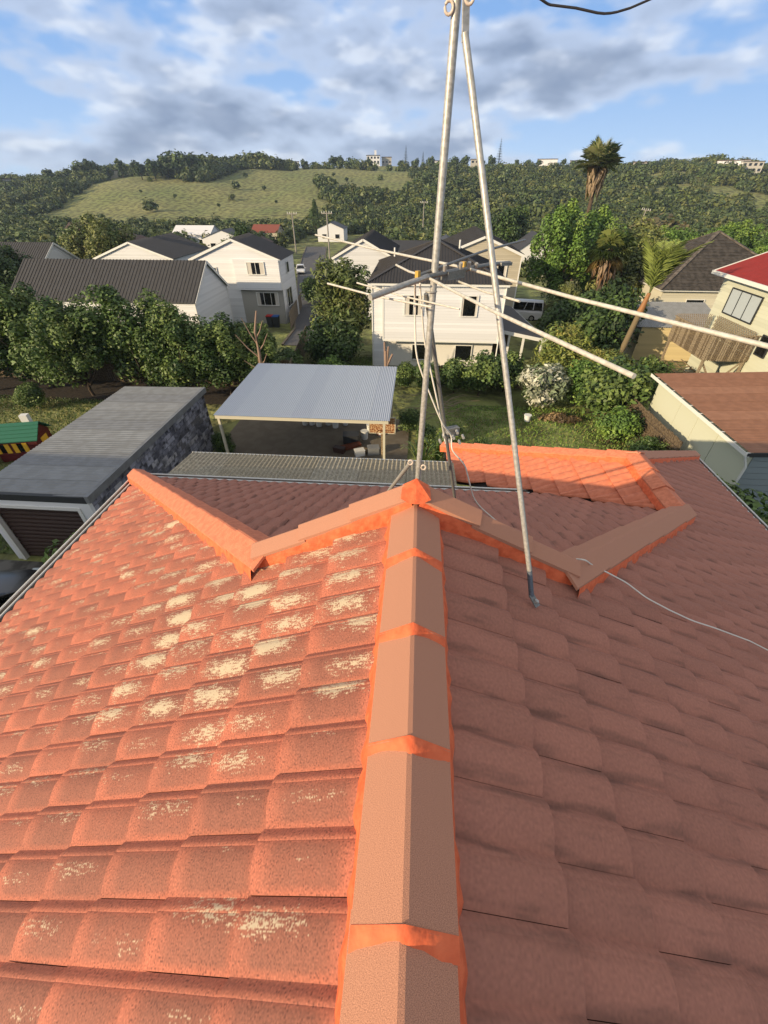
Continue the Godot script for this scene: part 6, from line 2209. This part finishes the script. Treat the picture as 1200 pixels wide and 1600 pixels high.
func small_things():
	vehicle("parked_car", "dark grey car parked between the tiled house and the block garage", Vector3(-11.0, ground_y(0, -5.6) + 0.055, -5.6), 0.15, M.car_dark, false, "car")
	vehicle("road_car", "small white car driving on the far road", Vector3(-23.2, ground_y(0, -92.0) + 0.06, -92.0), PI + 0.24, M.car_white, false, "car")
	vehicle("white_van", "white van parked beside the white house's lean-to", Vector3(11.0, ground_y(0, -50.0), -50.0), 1.35, M.car_white, true, "van")
	# children's playhouse on the left lawn
	var p = thing("playhouse", Vector3(-17.2, ground_y(0, -15.3) + 0.03, -15.3), "red children's playhouse with a green roof and yellow shutters on the lawn", "playhouse", "", 0.25)
	var w = Geo.new()
	for k in 7: w.box(Vector3(-0.85, k * 0.14, -0.6), Vector3(0.85, k * 0.14 + 0.13, 0.6))
	part("wall", w, M.play_red, p)
	var ga = Geo.new()
	for s in [-1.0, 1.0]:
		var x: float = s * 0.84
		if s > 0: ga.tri(Vector3(x, 0.97, 0.6), Vector3(x, 0.97, -0.6), Vector3(x, 1.45, 0))
		else: ga.tri(Vector3(x, 0.97, -0.6), Vector3(x, 0.97, 0.6), Vector3(x, 1.45, 0))
	part("gable", ga, M.play_red, p)
	for s in [1.0, -1.0]:
		for k in 5:
			var q = Geo.new()
			var u0 = k / 5.0
			var u1 = (k + 1) / 5.0
			var a = Vector3(-0.98, 1.53 - 0.56 * u0, s * 0.72 * u0)
			var b = Vector3(-0.98, 1.53 - 0.56 * u1 + 0.03, s * 0.72 * u1)
			var X = Vector3(1.96, 0, 0)
			if s > 0: q.block([b - Vector3.UP * 0.05, b + X - Vector3.UP * 0.05, a + X - Vector3.UP * 0.05, a - Vector3.UP * 0.05, b, b + X, a + X, a])
			else: q.block([a - Vector3.UP * 0.05, a + X - Vector3.UP * 0.05, b + X - Vector3.UP * 0.05, b - Vector3.UP * 0.05, a, a + X, b + X, b])
			part("roof_board", q, M.play_green, p)
	var c = Geo.new()
	c.box(Vector3(0.3, 1.3, -0.3), Vector3(0.6, 1.8, -0.05))
	part("chimney", c, M.white_plastic, p)
	for e in [[-0.55, 0.6], [0.15, 0.6]]:
		for s in [-1.0, 1.0]:
			var q = Geo.new()
			q.box(Vector3(e[0] + s * 0.2 - 0.09, 0.42, 0.605), Vector3(e[0] + s * 0.2 + 0.09, 0.85, 0.63))
			part("shutter", q, M.play_yellow, p)
		var g = Geo.new()
		g.box(Vector3(e[0] - 0.1, 0.45, 0.602), Vector3(e[0] + 0.1, 0.82, 0.612))
		part("window", g, M.glass, p)
	var d = Geo.new()
	d.box(Vector3(0.855, 0.02, -0.25), Vector3(0.875, 0.85, 0.25))
	part("door", d, M.play_yellow, p)
	var sl = thing("toy_slide", Vector3(-18.3, ground_y(0, -14.4) + 0.03, -14.4), "pale pink plastic toy slide beside the playhouse", "slide", "", 0.5)
	var sq = Geo.new()
	sq.block([Vector3(-0.25, 0, 0.9), Vector3(0.25, 0, 0.9), Vector3(0.25, 0.6, -0.3), Vector3(-0.25, 0.6, -0.3), Vector3(-0.25, 0.06, 0.9), Vector3(0.25, 0.06, 0.9), Vector3(0.25, 0.72, -0.3), Vector3(-0.25, 0.72, -0.3)])
	part("chute", sq, M.toy_pink, sl)
	for s in [-1.0, 1.0]:
		var sr = Geo.new()
		sr.bar(Vector3(s * 0.25, 0.12, 0.9), Vector3(s * 0.25, 0.78, -0.3), 0.05, 0.16)
		part("side_rail", sr, M.play_red, sl)
	var ld = Geo.new()
	for s in [-1.0, 1.0]: ld.bar(Vector3(s * 0.22, 0, -0.7), Vector3(s * 0.22, 0.75, -0.32), 0.05, 0.05)
	for k in 3: ld.bar(Vector3(-0.22, 0.18 + k * 0.2, -0.6 + k * 0.1), Vector3(0.22, 0.18 + k * 0.2, -0.6 + k * 0.1), 0.04, 0.04)
	part("ladder", ld, M.play_yellow, sl)
	var pot = thing("garden_pot", Vector3(5.9, ground_y(0, -20.6) + 0.03, -20.6), "small white plant pot on the lawn under the silvery shrub", "pot")
	var pq = Geo.new()
	pq.tube([Vector3(0, 0, 0), Vector3(0, 0.32, 0)], 0.14, 12, 1.25)
	part("body", pq, M.white_plastic, pot)
	var rq = Geo.new()
	rq.tube([Vector3(0, 0.3, 0), Vector3(0, 0.345, 0)], 0.195, 12)
	part("rim", rq, M.white_plastic, pot)
	# leaning planks by the old fence
	for k in 4:
		var pk = thing("stacked_plank", V(10.15 - 0.0, -8.45, -20.1 + k * 0.32), "reddish plank in the short stack at the end of the old fence", "plank", "stacked planks by the fence")
		var bq = Geo.new()
		bq.bar(Vector3(-0.5, 0.15 + k * 0.1, 0), Vector3(0.55, 0.22 + k * 0.1, 0.1), 0.22, 0.09)
		part("board", bq, M.rust, pk)
	# the house next door behind us on the left, whose shade lies over the near end of the garage
	var n = gable_house("neighbour_house", "two-storey house next door, behind and to the left of the roof", -33.0, -20.0, -5.0, 4.2, -0.5, 5.2, 7.6, true, M.cream_wall, M.charcoal_iron, 0.2, false)

func build_aerial():
	# galvanised mast on three legs
	var t = thing("mast_tripod", V(0, -0.62, -2.0), "galvanised steel mast braced by sloping pole legs over the roof peak", "mast")
	var o = -t.position
	var q = Geo.new()
	q.tube([V(0, -0.66, -2.0) + o, V(0.043, 1.74, -2.0) + o], 0.0150, 14)
	part("mast_pole", q, M.galv, t)
	# right leg: flattened and bent foot, flattened top bolted through a ring
	var lg = Geo.new()
	lg.tube([V(0.073, 1.63, -1.957) + o, V(0.105, 1.515, -1.925) + o, V(0.556, -0.19, -1.445) + o], 0.0118, 12)
	var lo = part("leg", lg, M.galv, t)
	var lt = Geo.new()
	lt.bar(V(0.066, 1.745, -1.97) + o, V(0.076, 1.61, -1.953) + o, 0.024, 0.006)
	part("flattened_end", lt, M.galv, lo)
	var sl = Geo.new()
	sl.tube([V(0.556, -0.19, -1.445) + o, V(0.583, -0.315, -1.40) + o], 0.0126, 12)
	part("painted_sleeve", sl, M.galv_blue, lo)
	var ft = Geo.new()
	ft.bar(V(0.580, -0.308, -1.40) + o, V(0.612, -0.347, -1.36) + o, 0.03, 0.006)
	part("foot_plate", ft, M.galv_dark, lo)
	var fb = Geo.new()
	fb.tube([V(0.60, -0.338, -1.375) + o, V(0.607, -0.322, -1.375) + o], 0.012, 6)
	part("bolt", fb, M.galv, lo)
	# rear leg
	var rl = Geo.new()
	rl.tube([V(0.0, 0.88, -2.06) + o, V(0.40, -1.03, -2.67) + o], 0.0105, 12)
	part("leg", rl, M.galv_dark, t)
	# short brace with eye bolts
	var sb = Geo.new()
	sb.tube([V(-0.03, 0.04, -2.02) + o, V(-0.40, -1.34, -3.28) + o], 0.0125, 10)
	part("brace", sb, M.galv, t)
	for e in [V(-0.035, 0.055, -1.985), V(0.038, 0.03, -1.98), V(0.020, 1.69, -1.985), V(0.078, 1.70, -1.94)]:
		var rg = Geo.new()
		var pts = []
		for k in 13: pts.append(e + o + Vector3(cos(TAU * k / 12.0) * 0.0125, sin(TAU * k / 12.0) * 0.0145, 0.0))
		rg.tube(pts, 0.0048, 6)
		part("eye_bolt", rg, M.galv_white, t)
	# clamp block on the rear leg
	var cl = Geo.new()
	cl.obox(Transform3D(Basis(Vector3.UP, 0.4), V(0.2, 0.075, -2.33) + o), Vector3(-0.045, -0.026, -0.02), Vector3(0.05, 0.026, 0.02))
	var co = part("clamp", cl, M.galv_dark, t)
	for k in 8:
		var b = Geo.new()
		var p = V(0.135 + k * 0.019, 0.045 + 0.03 * (k % 3), -2.275 - 0.01 * (k % 2)) + o
		b.tube([p, p + Vector3(0.004, 0.0, 0.035)], 0.009, 6)
		part("bolt", b, M.galv, co)
	# television aerial: a thick boom and bent rods
	var a = thing("tv_aerial", V(0.0, 0.93, -1.95), "old bent television aerial with long pale rods fixed to the mast", "aerial")
	var ao = -a.position
	var bm = Geo.new()
	bm.tube([V(-0.21, 0.935, -1.685) + ao, V(0.0, 0.965, -1.94) + ao], 0.0112, 14)
	part("boom", bm, M.galv, a)
	var b2 = Geo.new()
	b2.tube([V(0.0, 0.965, -1.94) + ao, V(0.30, 0.962, -2.31) + ao, V(0.41, 0.952, -2.44) + ao], 0.0095, 10)
	part("boom", b2, M.galv_dark, a)
	var fl = Geo.new()
	fl.bar(V(0.345, 0.957, -2.36) + ao, V(0.41, 0.95, -2.44) + ao, 0.034, 0.014)
	part("boom_end", fl, M.galv_dark, a)
	var rods = [
		[V(-0.845, 0.95, -3.80), V(0.17, 0.962, -2.20), 0.010], [V(0.17, 0.962, -2.20), V(0.858, 0.95, -1.08), 0.0105],
		[V(-0.149, 0.95, -2.35), V(-0.01, 0.96, -1.98), 0.008], [V(-0.01, 0.96, -1.98), V(0.421, 0.95, -0.893), 0.0095],
		[V(-0.431, 0.92, -2.028), V(0.016, 0.92, -1.618), 0.0065], [V(-0.305, 0.92, -2.052), V(0.112, 0.92, -1.596), 0.0055],
		[V(0.131, 0.93, -2.069), V(0.331, 0.93, -1.684), 0.007]]
	for e in rods:
		var rq = Geo.new()
		var m: Vector3 = (e[0] + e[1]) * 0.5 + Vector3(0, -0.006, 0)
		rq.tube([e[0] + ao, m + ao, e[1] + ao], e[2] * 0.62, 8)
		part("rod", rq, M.rod_white, a)
	var st = Geo.new()
	st.tube([V(-0.034, 0.975, -1.91) + ao, V(0.30, 0.985, -2.6) + ao, V(0.646, 0.97, -3.323) + ao], 0.0065, 8)
	part("strut", st, M.galv_dark, a)
	var bk = Geo.new()
	bk.obox(Transform3D(Basis(Vector3.UP, 0.85), V(0.11, 0.955, -2.08) + ao), Vector3(-0.055, -0.018, -0.02), Vector3(0.065, 0.015, 0.02))
	var bo = part("bracket", bk, M.galv_dark, a)
	var ub = Geo.new()
	for k in 2:
		var pts = []
		for j in 9: pts.append(V(0.02 + cos(PI * j / 8.0) * 0.022, 0.90 + k * 0.05, -2.0 + sin(PI * j / 8.0) * 0.022) + ao)
		ub.tube(pts, 0.004, 6)
	part("u_bolt", ub, M.galv, bo)
	for p in [V(0.14, 0.978, -2.07), V(0.18, 0.975, -2.12), V(0.07, 0.978, -2.0), V(0.22, 0.96, -2.2)]:
		var nq = Geo.new()
		nq.tube([p + ao, p + ao + Vector3(0.0, 0.022, 0.01)], 0.008, 6)
		part("wing_nut", nq, M.galv, bo)
	var insul = Geo.new()
	insul.obox(Transform3D(Basis(Vector3.UP, 0.9), V(-0.04, 0.965, -1.90) + ao), Vector3(-0.008, 0.0, -0.008), Vector3(0.008, 0.026, 0.008))
	insul.obox(Transform3D(Basis(Vector3.UP, 0.9), V(0.16, 0.965, -2.15) + ao), Vector3(-0.008, 0.0, -0.008), Vector3(0.008, 0.028, 0.008))
	part("insulator", insul, M.brass, a)
	# white cable: from the boom down to the clamp, over the gablet and across the shaded slope
	var c = Geo.new()
	c.tube(smooth_path([V(-0.05, 0.950, -1.93), V(-0.047, 0.832, -2.12), V(-0.033, 0.614, -2.13), V(0.013, 0.470, -2.14), V(0.127, 0.220, -2.16), V(0.195, 0.095, -2.24), V(0.215, 0.000, -2.23), V(0.31, -0.130, -2.25), V(0.405, -0.400, -2.29), V(0.56, -0.550, -2.27), V(0.80, -0.645, -2.1), V(0.93, -0.485, -1.86), V(0.99, -0.440, -1.80), V(1.09, -0.540, -1.86), V(1.314, -0.670, -1.871), V(1.482, -0.765, -1.819), V(1.778, -0.920, -1.813), V(2.02, -1.050, -1.86), V(2.37, -1.235, -1.913), V(2.581, -1.350, -1.915), V(2.9, -1.515, -1.93)]), 0.0045, 6)
	tag(part("aerial_cable", c, M.cable_white), "thin white aerial cable trailing from the mast over the shaded tiles", "cable")
	var d = Geo.new()
	d.tube(smooth_path([V(-0.03, 0.93, -2.0), V(0.0, 0.7, -2.09), V(0.045, 0.52, -2.12), V(0.095, 0.34, -2.14), V(0.15, 0.11, -2.25), V(0.17, 0.03, -2.26)]), 0.0045, 6)
	tag(part("aerial_cable", d, M.cable_white), "short white cable hanging straight down between mast and rear leg", "cable")
	var e = Geo.new()
	e.tube(smooth_path([V(0.06, 1.72, -1.9), V(0.13, 1.66, -1.7), V(0.215, 1.622, -1.6), V(0.257, 1.608, -1.6), V(0.319, 1.602, -1.6), V(0.39, 1.592, -1.6), V(0.449, 1.600, -1.6), V(0.52, 1.622, -1.6), V(0.60, 1.655, -1.605), V(0.72, 1.71, -1.615), V(0.95, 1.82, -1.64), V(1.5, 2.05, -1.75), V(2.4, 2.4, -2.0), V(3.5, 2.75, -2.4)]), 0.0026, 6)
	tag(part("service_wire", e, M.wire_dark), "dark wire looping from the mast top into the sky", "wire")

func smooth_path(p: Array) -> Array:
	var c = Curve3D.new()
	for k in p.size():
		var d: Vector3 = (p[min(k + 1, p.size() - 1)] - p[max(k - 1, 0)]) * 0.16
		c.add_point(p[k], -d, d)
	return Array(c.tessellate(4, 4.0))

func make_materials():
	T.cap = tone_texture(1024, noise(0.24, 3, 53), Color(0.55, 0.395, 0.32), Color(0.775, 0.57, 0.465), 0.2, 0.7)
	T.orange = tone_texture(512, noise(0.03, 4, 54), Color(0.79, 0.36, 0.20), Color(0.87, 0.44, 0.27))
	T.sunlit = tone_texture(512, noise(0.04, 5, 55), Color(0.74, 0.45, 0.34), Color(0.82, 0.52, 0.40))  # wing and lit hip tone, sunlight put into the colour
	T.stain = tone_texture(1024, noise(0.008, 5, 56), Color(0.36, 0.36, 0.38), Color(0.62, 0.62, 0.64), 0.3, 0.72, noise(0.02, 5, 57), Color(0.22, 0.22, 0.23), 0.58, 0.9)
	T.lichen = tone_texture(1024, noise(0.02, 4, 58), Color(0.53, 0.50, 0.44), Color(0.68, 0.65, 0.58), 0.3, 0.7, noise(0.07, 3, 59), Color(0.17, 0.16, 0.12), 0.66, 0.76)
	T.rusty = tone_texture(512, noise(0.02, 5, 60), Color(0.50, 0.30, 0.16), Color(0.76, 0.64, 0.48), 0.35, 0.65, noise(0.05, 4, 61), Color(0.34, 0.17, 0.08), 0.62, 0.8)
	T.wood = tone_texture(512, noise(0.03, 4, 62), Color(0.62, 0.57, 0.50), Color(0.92, 0.88, 0.80), 0.25, 0.75)
	T.asphalt = tone_texture(512, noise(0.1, 4, 63), Color(0.28, 0.28, 0.28), Color(0.38, 0.38, 0.38))
	T.roofdust = tone_texture(512, noise(0.012, 5, 64), Color(0.93, 0.925, 0.915), Color(1, 1, 1), 0.3, 0.7)
	T.galv = tone_texture(512, noise(0.05, 4, 65), Color(0.87, 0.87, 0.85), Color(1, 1, 1), 0.3, 0.7)
	mat("tile_sunlit", Color(0.98, 0.93, 0.9), 0.8, T.sunlit, 0.5, T.grit_n, 0.15)  # brighter tile for the wing, its sunlight painted in
	mat("cap", Color(1.0, 0.97, 0.95), 0.9, T.cap, 1.7, T.grit_n, 0.1)
	mat("cap_sunlit", Color(1.0, 0.96, 0.92), 0.85, T.sunlit, 0.8, T.grit_n, 0.25)  # lighter copy of the cap for lit hips, sun put into the colour
	mat("pointing", Color(1, 0.97, 0.95), 0.75, T.orange, 1.0, T.rough_n, 0.25)
	mat("underlay", Color(0.12, 0.09, 0.08), 0.95)
	mat("cream_wall", Color(0.76, 0.745, 0.67), 0.7)
	mat("white_paint", Color(0.83, 0.83, 0.81), 0.6)
	mat("white_boards", Color(0.84, 0.845, 0.85), 0.6)
	mat("white_boards_b", Color(0.80, 0.805, 0.81), 0.65)
	mat("white_render", Color(0.82, 0.81, 0.78), 0.8)
	mat("beige_boards", Color(0.68, 0.65, 0.57), 0.7)
	mat("yellow_boards", Color(0.80, 0.73, 0.55), 0.7)
	mat("stucco", Color(0.62, 0.61, 0.58), 0.85)
	mat("teal_wall", Color(0.40, 0.58, 0.62), 0.8)
	mat("pale_green", Color(0.76, 0.77, 0.69), 0.65)
	mat("blue_grey", Color(0.50, 0.54, 0.55), 0.7)
	mat("grey_cladding", Color(0.55, 0.56, 0.53), 0.75)
	mat("gutter_grey", Color(0.55, 0.51, 0.48), 0.6)
	mat("old_sheet", Color(0.98, 0.97, 0.93), 0.75, T.lichen, 0.8)
	mat("old_sheet_b", Color(1.0, 1.0, 0.98), 0.7, T.lichen, 0.55)
	mat("grey_timber", Color(0.50, 0.46, 0.40), 0.9, T.wood, 0.8)
	mat("deck_timber", Color(0.66, 0.63, 0.58), 0.9, T.wood, 0.9)
	mat("pale_timber", Color(0.66, 0.60, 0.50), 0.85, T.wood, 0.9)
	mat("fence_timber", Color(0.45, 0.41, 0.36), 0.9, T.wood, 0.5)
	mat("fence_grey", Color(0.58, 0.55, 0.50), 0.9, T.wood, 0.5)
	mat("cream_beam", Color(0.72, 0.70, 0.62), 0.7)
	mat("concrete", Color(0.42, 0.385, 0.33), 0.9, T.roofdust, 0.25, T.grit_n, 0.3)
	mat("concrete_dark", Color(0.36, 0.35, 0.33), 0.9, T.blotch, 0.25, T.grit_n, 0.3)
	mat("asphalt", Color(0.95, 0.95, 0.97), 0.92, T.asphalt, 0.3, T.grit_n, 0.3)
	mat("steel_grey", Color(0.475, 0.485, 0.49), 0.55, T.roofdust, 0.35)
	mat("steel_grey_b", Color(0.50, 0.51, 0.515), 0.55, T.roofdust, 0.3)
	mat("steel_grey_c", Color(0.455, 0.465, 0.475), 0.55, T.roofdust, 0.4)
	mat("steel_flash", Color(0.44, 0.45, 0.46), 0.5, T.roofdust, 0.4)
	mat("steel_dark", Color(0.16, 0.17, 0.18), 0.6)
	mat("mortar", Color(0.20, 0.20, 0.20), 0.95)
	mat("block_a", Color(0.95, 0.96, 1.0), 0.9, T.stain, 0.11, T.rough_n, 0.4)
	mat("block_b", Color(0.80, 0.81, 0.86), 0.9, T.stain, 0.13, T.rough_n, 0.4)
	mat("block_c", Color(1.0, 1.0, 1.0), 0.9, T.stain, 0.12, T.rough_n, 0.4)
	mat("stained_white", Color(0.72, 0.72, 0.70), 0.85, T.blotch, 0.5)
	mat("door_brown", Color(0.21, 0.13, 0.10), 0.6)
	mat("zinc", Color(0.68, 0.71, 0.75), 0.5)
	mat("zinc_b", Color(0.66, 0.69, 0.735), 0.5)
	mat("rust_roof", Color(0.53, 0.37, 0.28), 0.75, T.roofdust, 0.4)
	mat("rust_roof_b", Color(0.56, 0.40, 0.31), 0.75, T.roofdust, 0.35)
	mat("red_iron", Color(0.50, 0.12, 0.10), 0.7, T.roofdust, 0.5)
	mat("rusty_ply", Color(1, 1, 1), 0.9, T.rusty, 1.2)
	mat("rust", Color(0.48, 0.24, 0.13), 0.9, T.grain, 1.0)
	mat("white_plastic", Color(0.82, 0.82, 0.80), 0.5)
	mat("dark_roof", Color(0.205, 0.195, 0.195), 0.6, T.roofdust, 0.2)
	mat("slate_roof", Color(0.20, 0.20, 0.21), 0.6, T.roofdust, 0.2)
	mat("charcoal_iron", Color(0.235, 0.23, 0.23), 0.7, T.roofdust, 0.25)
	mat("brown_roof", Color(0.30, 0.23, 0.20), 0.85)
	mat("brick_roof", Color(0.48, 0.25, 0.19), 0.85)
	mat("white_roof", Color(0.82, 0.82, 0.82), 0.7)
	mat("old_tile", Color(0.27, 0.25, 0.23), 0.9, T.blotch, 0.3, T.rough_n, 0.5)
	mat("old_tile_b", Color(0.40, 0.37, 0.34), 0.9, T.blotch, 0.4)
	mat("curtain", Color(0.74, 0.72, 0.68), 0.95)
	mat("bin_red", Color(0.62, 0.10, 0.08), 0.5)
	mat("bin_blue", Color(0.12, 0.30, 0.55), 0.5)
	mat("play_red", Color(0.42, 0.10, 0.09), 0.6, T.grain, 1.0)
	mat("play_green", Color(0.10, 0.42, 0.32), 0.6, T.grain, 1.0)
	mat("play_yellow", Color(0.88, 0.68, 0.18), 0.55)
	mat("toy_pink", Color(0.82, 0.58, 0.55), 0.5)
	mat("galv", Color(0.70, 0.69, 0.67), 0.45, T.galv, 2.0, null, 0.0, 0.35)
	mat("galv_dark", Color(0.50, 0.50, 0.49), 0.5, T.galv, 3.0, null, 0.0, 0.35)
	mat("galv_blue", Color(0.40, 0.43, 0.47), 0.45, T.galv, 3.0, null, 0.0, 0.3)
	mat("galv_white", Color(0.78, 0.72, 0.66), 0.55)
	mat("rod_white", Color(0.80, 0.785, 0.745), 0.5, T.galv, 2.0, null, 0.0, 0.15)
	mat("brass", Color(0.70, 0.56, 0.22), 0.5)
	mat("cable_white", Color(0.84, 0.82, 0.77), 0.6)
	mat("wire_dark", Color(0.13, 0.12, 0.13), 0.6)
	mat("pole_grey", Color(0.55, 0.53, 0.50), 0.9)
	mat("bark", Color(0.30, 0.25, 0.20), 0.95, T.grain, 2.0)
	mat("pale_bark", Color(0.62, 0.52, 0.45), 0.9, T.grain, 2.0)
	mat("palm_bark", Color(0.36, 0.30, 0.24), 0.95, T.grain, 2.0)
	mat("ringed_bark", Color(0.50, 0.44, 0.33), 0.9, T.grain, 2.0)
	mat("crownshaft", Color(0.55, 0.38, 0.22), 0.6)
	mat("soil", Color(0.22, 0.18, 0.13), 0.95, T.blotch, 0.6, T.rough_n, 0.6)  # dark soil of the strip that stands for tree shade
	mat("dry_straw", Color(0.55, 0.47, 0.34), 0.95)
	mat("dry_twig", Color(0.50, 0.44, 0.37), 0.95)
	mat("car_dark", Color(0.07, 0.075, 0.085), 0.25).clearcoat_enabled = true
	mat("car_white", Color(0.84, 0.84, 0.84), 0.3).clearcoat_enabled = true
	mat("car_glass", Color(0.03, 0.035, 0.04), 0.08)
	mat("rubber", Color(0.04, 0.04, 0.04), 0.9)
	mat("glass", Color(0.06, 0.07, 0.08), 0.05)
	mat("pale_glass", Color(0.66, 0.70, 0.72), 0.12)
	for e in [["strap_leaf", Color(0.075, 0.125, 0.03)], ["strap_leaf_b", Color(0.12, 0.16, 0.045)]]:
		var m := mat(e[0], e[1].linear_to_srgb(), 0.5)
		m.backlight_enabled = true
		m.backlight = Color(0.4, 0.45, 0.2)
	var lf := mat("leaf", Color(1, 1, 1), 0.6)
	lf.vertex_color_use_as_albedo = true
	lf.backlight_enabled = true
	lf.backlight = Color(0.45, 0.5, 0.22)
	for e in ["white_boards", "white_boards_b", "beige_boards", "yellow_boards", "pale_green", "cream_wall"]:
		M[e].vertex_color_use_as_albedo = true
